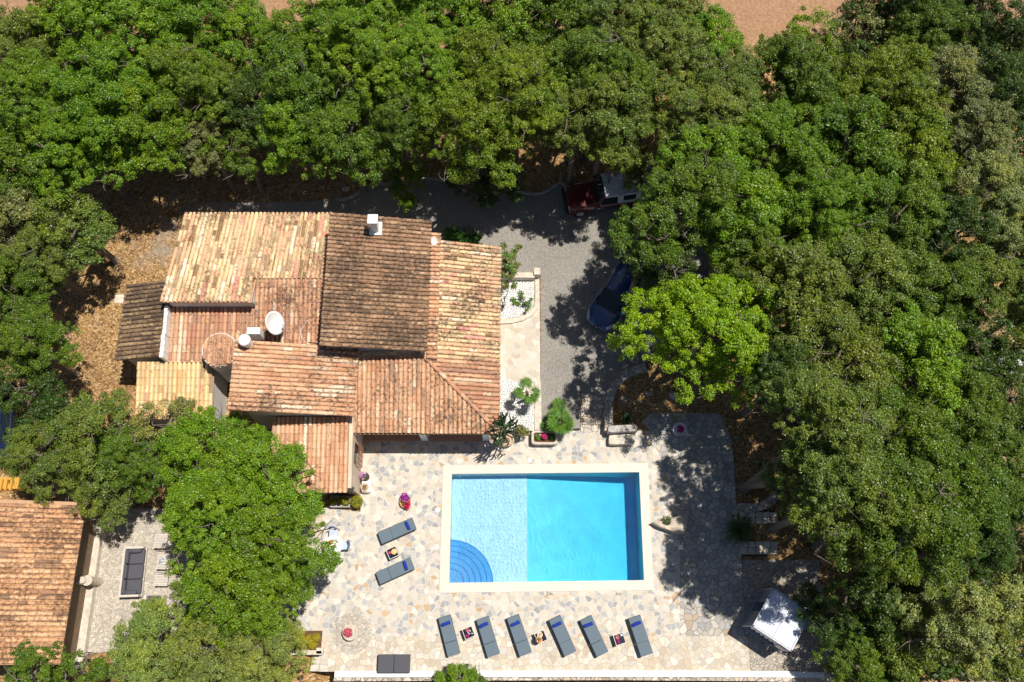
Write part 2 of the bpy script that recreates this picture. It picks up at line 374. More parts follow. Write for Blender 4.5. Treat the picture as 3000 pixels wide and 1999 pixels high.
# the pool is dug out of the sheet
pTL, pTR, pBR, pBL = P(1323.9, 1389.2), P(1872.5, 1384), P(1886.5, 1700), P(1316.4, 1708)
def keep(f):
    c = [vs[i] for i in f]; return not (any(-3.2 < p[0] < 6.6 and 1.9 < p[1] < 7.6 for p in c))
fs = [f for f in fs if keep(f)]
mb.add(vs, fs); struct(mb, 'ground', M['ground'], smooth=True)
# gravel driveway
dr = [(300, 700), (400, 620), (600, 592), (800, 592), (980, 587), (1040, 565), (1075, 542), (1110, 537), (1225, 530), (1240, 522), (1300, 528), (1340, 545), (1420, 576), (1490, 545), (1510, 556), (1580, 567), (1640, 530), (1680, 550), (1760, 540), (1885, 492), (1930, 498), (1980, 520), (2120, 600), (2120, 800), (2020, 950), (1900, 1060), (1830, 1095), (1795, 1130), (1778, 1165), (1700, 1150), (1700, 1255), (1584, 1257), (1584, 800), (1440, 800), (900, 850), (560, 760), (380, 820), (300, 790)]
sheet('driveway', [P(x, y, UP) for x, y in dr], UP, M['gravel'], .4)
def strip(name, pts, wd, z0, z1, m, kind='structure', label=None, cat=None, lump=0, parent=None, group=None):
    """a wall or kerb that follows a line of photo points"""
    q = [P(x, y, z1) for x, y in pts]; mb = MB(); L = []; Rr = []
    for i, p in enumerate(q):
        t = (q[min(i+1, len(q)-1)]-q[max(i-1, 0)]).normalized(); nn = Vector((-t.y, t.x, 0)); k = 1+random.uniform(-lump, lump)
        L.append(p+nn*wd/2*k); Rr.append(p-nn*wd/2*k)
    for i in range(len(q)-1):
        mb.hexa([(Rr[i].x, Rr[i].y, z0), (Rr[i+1].x, Rr[i+1].y, z0), (L[i+1].x, L[i+1].y, z0), (L[i].x, L[i].y, z0), (Rr[i].x, Rr[i].y, z1), (Rr[i+1].x, Rr[i+1].y, z1), (L[i+1].x, L[i+1].y, z1), (L[i].x, L[i].y, z1)])
    o = mb.build(name, m, parent=parent)
    bm = bmesh.new(); bm.from_mesh(o.data); bmesh.ops.remove_doubles(bm, verts=bm.verts, dist=.002)
    bad = {}
    for f in bm.faces: bad.setdefault(tuple(sorted(v.index for v in f.verts)), []).append(f)
    bmesh.ops.delete(bm, geom=[f for l_ in bad.values() if len(l_) > 1 for f in l_], context='FACES_ONLY')
    bmesh.ops.recalc_face_normals(bm, faces=bm.faces); bm.to_mesh(o.data); bm.free()
    if label: tag(o, label, cat, group)
    elif kind and parent is None: o['kind'] = kind
    return o
def smooth_line(pts, k=5):
    out = []
    for i in range(len(pts)-1):
        p0 = pts[max(i-1, 0)]; p1 = pts[i]; p2 = pts[i+1]; p3 = pts[min(i+2, len(pts)-1)]
        for j in range(k):
            t = j/k; out.append(tuple(.5*((2*b)+(-a+c)*t+(2*a-5*b+4*c-d)*t*t+(-a+3*b-3*c+d)*t**3) for a, b, c, d in zip(p0, p1, p2, p3)))
    out.append(pts[-1]); return out
for pts in ([(985, 585), (1015, 581), (1045, 567), (1075, 545), (1105, 536), (1140, 538)], [(1232, 540), (1240, 522), (1270, 523), (1310, 532), (1360, 557), (1400, 573), (1421, 576), (1450, 568), (1488, 545)], [(1488, 545), (1510, 557), (1545, 566), (1585, 566), (1615, 552), (1640, 531), (1643, 506)], [(1641, 530), (1655, 542), (1675, 548), (1700, 549)], [(1880, 489), (1910, 491), (1940, 499), (1975, 514), (2010, 535)]):
    strip('kerb', smooth_line(pts), .1, 0, UP+.1, M['greystone'])
# terrace
ter = [(1056, 1264), (1475, 1264), (1583, 1262), (1700, 1264), (1790, 1264), (1873, 1262), (1880, 1236), (1905, 1213), (1940, 1192), (1985, 1179), (2040, 1177), (2090, 1197), (2122, 1232), (2142, 1290), (2150, 1345), (2155, 1450), (2165, 1540), (2172, 1640), (2400, 1640), (2400, 1700), (2440, 1968), (2000, 1970), (935, 1968), (935, 1862), (815, 1862), (815, 1470), (1056, 1470)]
tp = [P(x, y) for x, y in ter]
# terrace sheet with the pool opening: left, right, north and south pieces as one object, cut along the coping line
oTL, oTR, oBR, oBL = P(1297.9, 1364.4), P(1897.6, 1357), P(1914.7, 1729.3), P(1286.5, 1737.4)
def flat(name, polys, z, m, thick=.3):
    mb = MB()
    for p in polys: mb.prism([(q[0], q[1]) for q in p], z-thick, z)
    return struct(mb, name, m)
W1 = [P(1056, 1264), P(1475, 1264), P(1583, 1262), P(1640, 1262)]
flat('terrace_paving', [[P(1640, 1262), P(1583, 1262), P(1475, 1264), P(1056, 1264), P(1056, 1500), P(1150, 1500), oBL, oTL, oTR, P(1907, 1262)],
    [P(1056, 1500), P(815, 1470), P(815, 1864), P(1290, 1864), oBL, P(1150, 1500)], [oBL, P(1290, 1864), P(1992, 1864), P(1992, 1500), P(1907, 1262), oTR, oBR]], 0, M['pave'])
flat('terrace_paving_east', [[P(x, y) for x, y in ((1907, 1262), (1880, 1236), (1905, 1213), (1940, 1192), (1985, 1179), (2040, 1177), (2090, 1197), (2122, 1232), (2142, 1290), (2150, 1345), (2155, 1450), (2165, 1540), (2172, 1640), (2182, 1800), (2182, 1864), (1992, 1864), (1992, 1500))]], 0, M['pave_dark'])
flat('terrace_paving_south', [[P(935, 1864), P(2190, 1864), P(2200, 1970), P(935, 1968)]], 0, M['pave_old'])
flat('pebble_paving', [[P(x, y) for x, y in ((2173, 1640), (2400, 1640), (2400, 1700), (2440, 1970), (2201, 1970), (2191, 1866), (2184, 1866), (2183, 1800))]], 0, M['pebble'])
c = P(1032, 1856)
mb = MB(); mb.lathe((c.x, c.y, -.01), [(.94, 0), (.93, .014)], 48); struct(mb, 'pebble_circle', M['pebble_pale'])
# left patio and pale pebbles
flat('patio_paving', [[P(x, y) for x, y in ((240, 1490), (620, 1490), (620, 1860), (190, 1930))]], 0, M['pebble_pale'], .06)
# walkway and beds beside the house
xE = -.75
a0, a1 = P(1465, 945, UP), P(1583, 928, UP)
mb = MB(); mb.prism([(xE-.3, 10.9), (P(1583, 1100, UP).x, 10.7), (P(1583, 1100, UP).x, P(0, 800, UP).y), (xE-.3, P(0, 800, UP).y)], 0, UP+.05); struct(mb, 'walkway', M['walk'])
def bed(pts, z, m, name):
    mb = MB(); mb.prism([(P(x, y, z).x, P(x, y, z).y) for x, y in pts], z-.1, z); return struct(mb, name, m)
bed(smooth_line([(1455, 815), (1540, 815), (1561, 818), (1561, 880), (1555, 905), (1535, 922), (1500, 930), (1455, 933)], 4), UP+.085, M['white_pebble'], 'white_pebble_bed')
bed([(1455, 1108), (1490, 1110), (1520, 1120), (1545, 1145), (1560, 1175), (1567, 1210), (1566, 1262), (1455, 1264)], UP+.085, M['white_pebble'], 'white_pebble_bed')
mb = MB(); q = [P(x, y, 0) for x, y in ((1440, 1266), (1588, 1264), (1588, 1230), (1440, 1230))]; mb.prism([(v.x, v.y) for v in q], -.1, UP-.02)
q = [P(x, y, UP) for x, y in ((1566, 1120), (1584, 1120), (1587, 1262), (1566, 1262))]; mb.prism([(v.x, v.y) for v in q], 0, UP+.13)
struct(mb, 'bed_kerb', M['palestone'])
strip('garden_wall', [(1455, 942), (1500, 940), (1530, 934), (1555, 920), (1570, 903), (1574, 880), (1574, 812)], .24, 0, UP+.16, M['palestone'], label='low curved stone edging round the upper white pebble bed', cat='wall', lump=.15)
strip('garden_wall', [(1460, 806), (1566, 806)], .30, 0, UP+.5, M['palestone'], label='straight pale stone wall capping the top of the upper white pebble bed', cat='wall')
c = P(1573, 803, UP+.3); mb = MB(); mb.rbox((c.x, c.y, .5), (.36, .36, .9), .03); mb.rbox((c.x, c.y+.22, .45), (.28, .16, .7), .02)
tag(mb.build('stone_post', M['palestone'], loc=(c.x, c.y, 0)), 'square pale stone post at the driveway end of the pebble bed wall', 'post')
# retaining wall along the south edge
strip('retaining_wall', [(980, 1976), (1300, 1975), (1700, 1974), (2000, 1974), (2300, 1976), (2440, 1979)], .27, -1.7, .10, M['white'], label='long white topped retaining wall along the south edge of the terrace', cat='wall', lump=.03)
strip('stone_ledge', [(978, 1990), (1400, 1989), (1800, 1988), (2200, 1989), (2470, 1995)], .18, -1.7, -.05, M['drystone'], label='rough brown stone ledge outside the white retaining wall', cat='wall', lump=.2)
strip('garden_wall', [(2398, 1712), (2408, 1800), (2422, 1880), (2434, 1985)], .48, -1.0, .25, M['drystone'], label='broad grey dry stone wall on the east edge beside the cabana', cat='wall', lump=.06)
# curved dry stone wall right of the upper steps
strip('garden_wall', smooth_line([(1893, 1075), (1850, 1088), (1815, 1112), (1793, 1145), (1785, 1185), (1784, 1262)]), .42, -.1, UP+.25, M['drystone'], label='curved dry stone wall beside the steps down to the terrace', cat='wall', lump=.08)
strip('garden_wall', smooth_line([(2165, 1488), (2215, 1487), (2255, 1470), (2280, 1440), (2288, 1415)]), .42, -.1, .45, M['drystone'], label='curved dry stone wall below the leaning double trunk', cat='wall', lump=.1)
# steps
mb = MB(); s0 = P(1740, 1264, 0)
for k in range(5):
    z = UP-.01-(k+1)*.06; ya = 1152+k*23; yb = ya+22.5
    for (xa, xb) in ((1701, 1738), (1738.6, 1774)):
        u = random.uniform(-4, 4) if xa == 1701 else 0
        q = [P(xa, yb, z), P(xb, yb, z), P(xb, ya, z), P(xa, ya, z)]
        mb.prism([(v.x, v.y) for v in q], -.1, z+random.uniform(-.008, .008))
struct(mb, 'steps', M['drystone'], bevel=.015)
for nm, y0, y1, z0, z1 in (('steps', 1500, 1533, .2, .35), ('steps', 1586, 1624, -.02, .15)):
    mb = MB()
    for k in range(5):
        for j in range(2 if nm else 1):
            q = [P(x, y, z1) for x, y in ((2170+k*22+1, y0+j*(y1-y0)/2+.5), (2191+k*22, y0+j*(y1-y0)/2+random.uniform(-1, 1)), (2191+k*22, y0+(j+1)*(y1-y0)/2-.5), (2170+k*22+1, y0+(j+1)*(y1-y0)/2-.5))]
            mb.prism([(v.x, v.y) for v in q][::-1], -.2, z1-k*.02)
    struct(mb, nm, M['palestone'], bevel=.02)
# iron rail by the lower steps
mb = MB(); a = P(2178, 1628, .5); b = P(2285, 1628, .5)
for t in (.15, .5): mb.tube([(a.x, a.y, t), (b.x, b.y, t)], .015, 6)
for k in range(14):
    x = a.x+(b.x-a.x)*k/13; mb.tube([(x, a.y, 0), (x, a.y, .5)], .009, 5)
tag(mb.build('railing', M['blackiron'], loc=(a.x, a.y, 0)), 'low black iron railing at the foot of the shaded east steps', 'railing')
# ================================================================ SWIMMING POOL
def pool_mats():
    m, n, l, b = newmat('pool_tile_shallow'); pos = worldpos(n)
    br = n.new('ShaderNodeTexBrick'); br.offset = 0; br.inputs['Scale'].default_value = 1; br.inputs['Brick Width'].default_value = .2; br.inputs['Row Height'].default_value = .2; br.inputs['Mortar Size'].default_value = .008
    br.inputs['Color1'].default_value = (.70, .72, .82, 1); br.inputs['Color2'].default_value = (.63, .67, .80, 1); br.inputs['Mortar'].default_value = (.50, .57, .74, 1); l.new(pos, br.inputs[0])
    v = voro(n, l, pos, 2.6); v.distance = 'CHEBYCHEV'; mr = n.new('ShaderNodeMapRange'); mr.inputs[1].default_value = .09; mr.inputs[2].default_value = .02; l.new(v.outputs['Distance'], mr.inputs[0])
    l.new(mixc(n, l, mr.outputs[0], br.outputs[0], (.88, .92, .95)), b.inputs['Base Color']); b.inputs['Roughness'].default_value = .5
    m2 = simple('pool_plaster_deep', (.21, .66, .80), .7, .07, 1.2); m3 = simple('pool_step_blue', (.10, .34, .68), .7, .08, 12); m4 = simple('pool_step_edge', (.03, .20, .55), .7, .25, 40); m6 = simple('pool_wall_blue', (.14, .62, .82), .7, .06, 3)
    m5, n, l, b = newmat('pool_water'); out = n['Material Output']; pos = worldpos(n)
    tr = n.new('ShaderNodeBsdfTransparent'); tr.inputs[0].default_value = (.97, .99, 1, 1); gl = n.new('ShaderNodeBsdfGlossy'); gl.inputs['Roughness'].default_value = .09
    fr = n.new('ShaderNodeFresnel'); fr.inputs[0].default_value = 1.33; mx = n.new('ShaderNodeMixShader')
    f, _ = noise(n, l, warp(n, l, pos, 1.5, .3), 9, 4, .6); bp = n.new('ShaderNodeBump'); bp.inputs['Strength'].default_value = 1; bp.inputs['Distance'].default_value = .11
    l.new(f, bp.inputs['Height']); l.new(bp.outputs[0], gl.inputs['Normal']); l.new(bp.outputs[0], fr.inputs['Normal'])
    l.new(fr.outputs[0], mx.inputs[0]); l.new(tr.outputs[0], mx.inputs[1]); l.new(gl.outputs[0], mx.inputs[2]); l.new(mx.outputs[0], out.inputs[0])
    va = n.new('ShaderNodeVolumeAbsorption'); va.inputs[0].default_value = (.0, .82, .98, 1); va.inputs[1].default_value = .46; l.new(va.outputs[0], out.inputs['Volume'])
    return m, m2, m3, m4, m5, m6
PT, PD, PS, PE, PW, PWL = pool_mats()
pool = thing('swimming_pool', (1.7, 4.7, 0), 'rectangular blue swimming pool with pale stone coping and curved corner steps', 'pool')
mb = MB()
O4 = [oBL, oBR, oTR, oTL]; I4 = [pBL, pBR, pTR, pTL]
for i in range(4):
    j = (i+1) % 4; mb.prism([(v.x, v.y) for v in (O4[i], O4[j], I4[j], I4[i])], -.3, .035)
mb.build('coping', M['coping'], pool)
fx = P(1545, 1700).x; zS, zD = -.80, -1.75
def L4(t, a, b): return (a.x+(b.x-a.x)*t, a.y+(b.y-a.y)*t)
tx = (fx-pBL.x)/(pBR.x-pBL.x); mB = L4(tx, pBL, pBR); mT = L4(tx, pTL, pTR)
rB = L4(.96, pBL, pBR); rT = L4(.96, pTL, pTR)
def V3(p, z): return (p[0], p[1], z)
mb = MB(); mb.add([V3(pBL, zS), V3(mB, zS), V3(mT, zS), V3(pTL, zS)], [(0, 1, 2, 3)]); mb.build('shallow_floor', PT, pool)
mb = MB(); mb.add([V3(mB, zS-.03), V3(rB, zD), V3(rT, zD), V3(mT, zS-.03), V3(pBR, zD), V3(pTR, zD), V3(mB, zS+.0), V3(mT, zS+.0)], [(0, 1, 2, 3), (1, 4, 5, 2)]); mb.build('deep_floor', PD, pool)
mb = MB()
for a, b in ((pBL, pBR), (pBR, pTR), (pTR, pTL), (pTL, pBL)):
    mb.add([V3(a, zD-.1), V3(b, zD-.1), V3(b, -.29), V3(a, -.29)], [(0, 1, 2, 3)])
mb.build('pool_wall', PWL, pool)
for k, r in enumerate((2.10, 1.82, 1.54, 1.26, .98, .70)):
    mb = MB(); me_ = MB(); z = -.74+k*.10; n_ = 28; arc = [(pBL.x+.002+r*math.sin(i/n_*math.pi/2), pBL.y+.002+r*math.cos(i/n_*math.pi/2)) for i in range(n_+1)]
    mb.prism([(pBL.x+.002, pBL.y+.002)]+arc[::-1], z-.16, z)
    ia = [(pBL.x+.002+(r-.05)*math.sin(i/n_*math.pi/2), pBL.y+.002+(r-.05)*math.cos(i/n_*math.pi/2)) for i in range(n_+1)]
    for i in range(n_): me_.prism([ia[i], ia[i+1], arc[i+1], arc[i]][::-1], z-.1, z+.006)
    so = mb.build('step', PS, pool); me_.build('step_edge', PE, so)
g = .004; wz = -.13
mb = MB(); Q = [(pBL.x+g, pBL.y+g), (pBR.x-g, pBR.y+g), (pTR.x-g, pTR.y-g), (pTL.x+g, pTL.y-g)]
mb.prism(Q, zD-.02, wz); struct(mb, 'water', PW)

# ================================================================ ROOF TILES
PAL = {
 'cream': [((.74, .55, .32), 6), ((.68, .48, .28), 5), ((.68, .40, .25), 5), ((.48, .37, .22), 1.3), ((.42, .28, .18), 2), ((.66, .30, .24), .6), ((.78, .66, .50), 1.3), ((.28, .17, .09), 1.2)],
 'red': [((.50, .27, .16), 4), ((.56, .33, .20), 4), ((.44, .21, .13), 3), ((.60, .40, .26), 1.5), ((.38, .22, .15), 2), ((.66, .50, .36), .5)],
 'salmon': [((.60, .34, .20), 5), ((.64, .39, .24), 4), ((.54, .28, .16), 3), ((.68, .48, .33), 1.2), ((.42, .26, .17), 1), ((.72, .58, .44), .5)],
 'brown': [((.38, .22, .13), 4), ((.44, .27, .16), 3), ((.32, .19, .11), 3), ((.52, .34, .21), 1.4), ((.26, .16, .10), 1.5)],
 'yellow': [((.72, .50, .26), 6), ((.68, .44, .22), 3), ((.66, .52, .30), 3), ((.56, .38, .16), 1), ((.36, .25, .16), .6), ((.64, .32, .22), .3)],
 'darkold': [((.34, .23, .13), 3), ((.26, .17, .10), 3), ((.44, .30, .17), 1.2), ((.18, .12, .08), 2)],
 'orange': [((.64, .36, .19), 5), ((.68, .42, .24), 3), ((.58, .31, .16), 3), ((.30, .18, .11), 2.4), ((.46, .26, .15), 2)],
}
def tiles(name, parent, O, U, V, cols, L, m, pal, v0=None, v1=None, sp=.215, tl=.37, seed=1, blotch=.0, pal2=None, split=None, irregular=.012):
    """interlocking barrel tiles: O high corner, U unit vector across the columns, V unit vector down the slope"""
    rg = random.Random(seed); O = Vector(O); U = Vector(U).normalized(); V = Vector(V).normalized(); Nn = U.cross(V).normalized()
    if Nn.z < 0: Nn = -Nn
    mb = MB()
    def pick(p):
        pp = PAL[p]; c = rg.choices([a for a, _ in pp], [b for _, b in pp])[0]; k = rg.uniform(.86, 1.1); return tuple(min(1, x*k) for x in c)
    for i in range(cols):
        u = (i+.5)*sp; a = v0(u) if v0 else 0; b = v1(u) if v1 else L; off = 0 if v0 is None else a % tl*0
        # channel tiles
        nt_ = max(1, int(math.ceil((b-a)/tl)))
        for half in (0, 1):
            uu = u+(sp/2 if half == 0 else 0)
            if half == 0 and i == cols-1: continue
            c_last = None; run = 0
            for k in range(nt_):
                q0 = a+k*tl; q1 = min(a+(k+1)*tl+.03, b+.03 if k == nt_-1 else b)
                if half == 0: q0 += .1; q1 = min(q1+.1, b)
                if q1-q0 < .05: continue
                pname = pal
                if split and split(uu, q0): pname = pal2
                col = pick(pname)
                if half == 0: col = tuple(x*.72 for x in pick(pname))
                if c_last and rg.random() < .48: col = c_last
                c_last = col
                du = rg.gauss(0, irregular*.5); dz = rg.gauss(0, .004)
                n = 6 if half else 4; vs = []
                for e, q in ((0, q0), (1, q1)):
                    r = (.088 if half else .078)*(.86 if (e == 0) == bool(half) else 1.0)
                    lift = (.012+.022*e if half else -.0)+dz
                    for s_ in range(n+1):
                        an = math.pi*s_/n
                        cu = math.cos(an)*r; cz = math.sin(an)*r*(.82 if half else -.5)+lift+(.0 if half else .028)
                        vs.append(O+U*(uu+du*(1 if e else .3)+cu)+V*q+Nn*(cz+.03))
                fs = [(s_, s_+1, n+2+s_, n+1+s_) for s_ in range(n)]
                if half: fs.append(tuple(range(n+1, 2*n+2)))
                mb.add(vs, fs, col)
    return mb.build(name, M[m], parent, smooth=False)
def slab(parent, pts, name='roof_deck', m='terra', th=.07):
    """the sloping bed the tiles lie on; pts counter-clockwise from above with their heights"""
    mb = MB(); n = len(pts)
    mb.add([(p[0], p[1], p[2]-th) for p in pts]+[tuple(p) for p in pts], [tuple(range(n-1, -1, -1)), tuple(range(n, 2*n))]+[(i, (i+1) % n, n+(i+1) % n, n+i) for i in range(n)])
    return mb.build(name, M[m], parent)
def ridge(parent, a, b, m='tile_mid', pal='red', tl=.36, r=.1, seed=3, name='ridge_tiles'):
    rg = random.Random(seed); a = Vector(a); b = Vector(b); d = (b-a); n = max(1, int(d.length/tl)); d.normalize(); s = d.cross(Vector((0, 0, 1))).normalized(); u = s.cross(d)
    mb = MB()
    for k in range(n):
        c = rg.choices([x for x, _ in PAL[pal]], [y for _, y in PAL[pal]])[0]; vs = []
        for e in (0, 1):
            q = a+d*((k+e)*(b-a).length/n+(.03 if e else 0)); rr = r*(.88+.14*e)
            for j in range(7):
                an = math.pi*j/6; vs.append(q+s*math.cos(an)*rr+u*(math.sin(an)*rr*.9+.01*e))
        mb.add(vs, [(j, j+1, 8+j, 7+j) for j in range(6)]+[tuple(range(7, 14))], c)
    return mb.build(name, M[m], parent)
def wall(parent, x0, x1, y0, y1, zf, m='plaster', z0=-.2, name='wall'):
    mb = MB(); mb.prism([(x0, y0), (x1, y0), (x1, y1), (x0, y1)], z0, 0, zf=zf); return mb.build(name, M[m], parent)
def lin(a, za, b, zb): return lambda t: za+(zb-za)*(t-a)/(b-a)

# ================================================================ HOUSE
H = thing('country_house', (-9, 13, 0), 'low white country house with many terracotta tiled roofs and a round tower', 'house')
# north-west wing, falling north, with a short south slope
r1 = lin(14.86, 4.4, 20.35, 3.0)
wall(H, -16.75, -12.62, 15.0, 20.1, lambda x, y: r1(y)-.1)
wall(H, -12.61, -9.0, 16.25, 20.1, lambda x, y: r1(y)-.1)
slab(H, [(-16.95, 14.86, r1(14.86)), (-12.58, 14.86, r1(14.86)), (-12.58, 16.2, r1(16.2)), (-9.15, 16.2, r1(16.2)), (-9.15, 20.35, 3.0), (-16.95, 20.35, 3.0)], 'roof')
Ln = math.hypot(5.49, 1.4); kk = Ln/5.49
tiles('roof', H, (-17.03, 14.86, 4.4), (1, 0, 0), (0, 5.49, -1.4), 36, Ln, 'tile_cream', 'cream', v0=lambda u: 0 if u < 4.4 else 1.36*kk, seed=11)
r1b = lin(16.2, r1(16.2), 12.95, 3.35)
slab(H, [(-12.58, 12.95, 3.35), (-9.15, 12.95, 3.35), (-9.15, 16.2, r1(16.2)), (-12.58, 16.2, r1(16.2))], 'roof')
wall(H, -12.5, -9.0, 13.1, 16.2, lambda x, y: r1b(y)-.12)
tiles('roof', H, (-12.6, 16.2, r1(16.2)), (1, 0, 0), (0, -3.25, 3.35-r1(16.2)), 16, math.hypot(3.25, r1(16.2)-3.35), 'tile_mid', 'red', seed=12)
# south lean-to under the wing
r3 = lin(14.98, 3.4, 12.3, 2.98)
wall(H, -16.85, -12.5, 12.35, 15.0, lambda x, y: r3(y)-.1)
slab(H, [(-16.9, 12.3, 2.98), (-12.58, 12.3, 2.98), (-12.58, 14.98, 3.4), (-16.9, 14.98, 3.4)], 'roof')
tiles('roof', H, (-16.82, 14.98, 3.4), (1, 0, 0), (0, -2.68, -.42), 19, math.hypot(2.68, .42), 'tile_clean', 'red', seed=13)
mb = MB(); rg = random.Random(5)
for k in range(9):
    y = 12.45+k*.29; mb.rbox((-16.9+rg.uniform(-.02, .02), y, 3.35+.02*k), (.16+rg.uniform(0, .04), .30, .75), .04)
mb.build('parapet', M['white'], H)
# west lean-to
r2 = lin(-19.42, 2.9, -16.9, 3.62)
wall(H, -19.1, -17.0, 12.6, 16.15, lambda x, y: r2(x)-.12)
slab(H, [(-19.42, 12.4, 2.9), (-17.0, 12.4, r2(-17.0)), (-17.0, 16.4, r2(-17.0)), (-19.42, 16.4, 2.9)], 'roof')
tiles('roof', H, (-17.0, 12.36, r2(-17.0)), (0, 1, 0), (-2.42, 0, 2.9-r2(-17.0)), 18, math.hypot(2.42, .69), 'tile_old', 'darkold', sp=.226, seed=14)
# south-west room, yellow tiles
r5 = lin(12.3, 3.0, 9.62, 2.35)
wall(H, -18.15, -14.75, 9.85, 12.3, lambda x, y: r5(y)-.1)
slab(H, [(-18.3, 9.62, 2.35), (-14.55, 9.62, 2.35), (-14.55, 12.3, 3.0), (-18.3, 12.3, 3.0)], 'roof')
tiles('roof', H, (-18.32, 12.3, 3.0), (1, 0, 0), (0, -2.68, -.65), 17, math.hypot(2.68, .65), 'tile_clean', 'yellow', sp=.222, seed=15)
# round tower
tc = P(643, 1026, 3.95)
mb = MB(); vs = []; n_ = 40; tr_ = .84
for z in (0, 1):
    for k in range(n_):
        a = 2*math.pi*k/n_; y = tc.y+tr_*math.sin(a); vs.append((tc.x+tr_*math.cos(a), y, -.2 if z == 0 else 3.95+(y-tc.y)*.14))
mb.add(vs, [(k, (k+1) % n_, n_+(k+1) % n_, n_+k) for k in range(n_)]+[tuple(range(n_, 2*n_))])
tower = mb.build('tower', M['plaster'], H, smooth=False)
mb = MB(); mb.add([(tc.x+.80*math.cos(2*math.pi*k/n_), tc.y+.80*math.sin(2*math.pi*k/n_), 3.975+.80*math.sin(2*math.pi*k/n_)*.14) for k in range(n_)], [tuple(range(n_))]); mb.build('roof', M['terra'], tower)
def chord(u): return math.sqrt(max(.0001, (tr_-.05)**2-(u-.79)**2))
tiles('roof', tower, (tc.x-.79, tc.y, 3.95), (1, 0, 0), (0, -1, -.14), 7, 1, 'tile_mid', 'red', v0=lambda u: -chord(u), v1=lambda u: chord(u), sp=.226, seed=16)
# main south-west block, falling east
r6 = lin(-13.0, 4.9, -7.4, 3.7)
wall(H, -12.55, -7.7, 9.6, 12.6, lambda x, y: r6(x)-.12)
slab(H, [(-12.98, 9.4, 4.9), (-7.42, 9.4, 3.7), (-7.42, 12.45, 3.7), (-8.95, 12.45, r6(-8.95)), (-8.95, 12.8, r6(-8.95)), (-12.98, 12.8, 4.9)], 'roof')
tiles('roof', H, (-12.98, 9.36, 4.9), (0, 1, 0), (5.56, 0, -1.2), 16, math.hypot(5.56, 1.2), 'tile_mid', 'salmon', seed=17)
# tall centre block, falling east
r7 = lin(-8.92, 5.2, -4.05, 4.3)
wall(H, -8.8, -4.2, 12.7, 19.1, lambda x, y: r7(x)-.12, 'drystone')
slab(H, [(-8.92, 12.42, 5.2), (-4.05, 12.42, 4.3), (-4.05, 19.3, 4.3), (-8.92, 19.3, 5.2)], 'roof')
tiles('roof', H, (-8.95, 12.36, 5.2), (0, 1, 0), (4.9, 0, -.9), 32, math.hypot(4.9, .9), 'tile_old', 'brown', sp=.217, seed=18, irregular=.02)
mb = MB(); mb.box((-8.86, 15.3, 4.6), (.14, .9, .6)); mb.build('wall', M['white'], H)
# verge strip between the centre block and the east wing
slab(H, [(-4.2, 12.2, 3.72), (-3.62, 12.2, 3.6), (-3.62, 18.7, 3.6), (-4.2, 18.7, 3.72)], 'roof')
tiles('roof', H, (-4.12, 12.2, 3.75), (0, 1, 0), (.5, 0, -.1), 31, .5, 'tile_mid', 'salmon', sp=.217, seed=19)
# east wing, falling east, hipped at its south end
r8 = lin(-4.3, 3.55, -.62, 2.6); xr, yr = -4.3, 12.44
wall(H, -4.2, -.95, 12.4, 18.4, lambda x, y: r8(x)-.12)
slab(H, [(-.62, 8.86, 2.6), (-.62, 18.68, 2.6), (-3.9, 18.68, r8(-3.9)), (-3.9, 12.8, r8(-3.9)), (xr, yr, 3.55)], 'roof')
def v0e(u):
    y = 8.86+u; return (xr-(-3.9))*0+.42 if y > yr else max(0, ((yr-y)/(yr-8.86))*(-.62-xr))*1.033
tiles('roof', H, (-4.3, 8.86, 3.55), (0, 1, 0), (3.68, 0, -.95), 45, math.hypot(3.68, .95), 'tile_mid', 'cream', v0=v0e, seed=20, sp=.218, pal2='red', split=lambda u, q: u < 3.6+random.uniform(-.4, .4))
r9 = lin(12.44, 3.55, 8.86, 2.6)
slab(H, [(-7.65, 8.86, 2.6), (-.62, 8.86, 2.6), (xr, yr, 3.55), (-7.5, yr, 3.55)], 'roof')
def v0s(u):
    x = -7.68+u; return 0 if x < xr else ((x-xr)/(-.62-xr))*3.704
tiles('roof', H, (-7.68, yr, 3.55), (1, 0, 0), (0, -3.58, -.95), 32, math.hypot(3.58, .95), 'tile_mid', 'salmon', v0=v0s, sp=.2195, seed=21)
ridge(H, (xr+.05, yr-.05, 3.62), (-.66, 8.9, 2.7), seed=22, r=.11)
mb = MB(); mb.box((-4.15, 8.83, 2.50), (7.0, .07, .10)); mb.build('eaves_board', M['wood'], H)
# porch
for x in (P(1245, 1282).x, P(1425, 1282).x):
    mb = MB(); mb.rbox((x, 9.2, 1.15), (.34, .34, 2.5), .02); mb.rbox((x, 9.2, .08), (.40, .40, .16), .02); mb.build('pillar', M['white'], H)
mb = MB(); mb.box((-4.15, 9.25, 2.32), (6.6, .22, .2)); mb.build('beam', M['wood'], H)
mb = MB(); mb.box((-4.3, 10.8, .02), (6.8, 3.6, .10)); mb.build('porch_floor', M['terra'], H)
wall(H, -7.7, -.9, 12.0, 12.3, lambda x, y: 2.3, 'plaster')
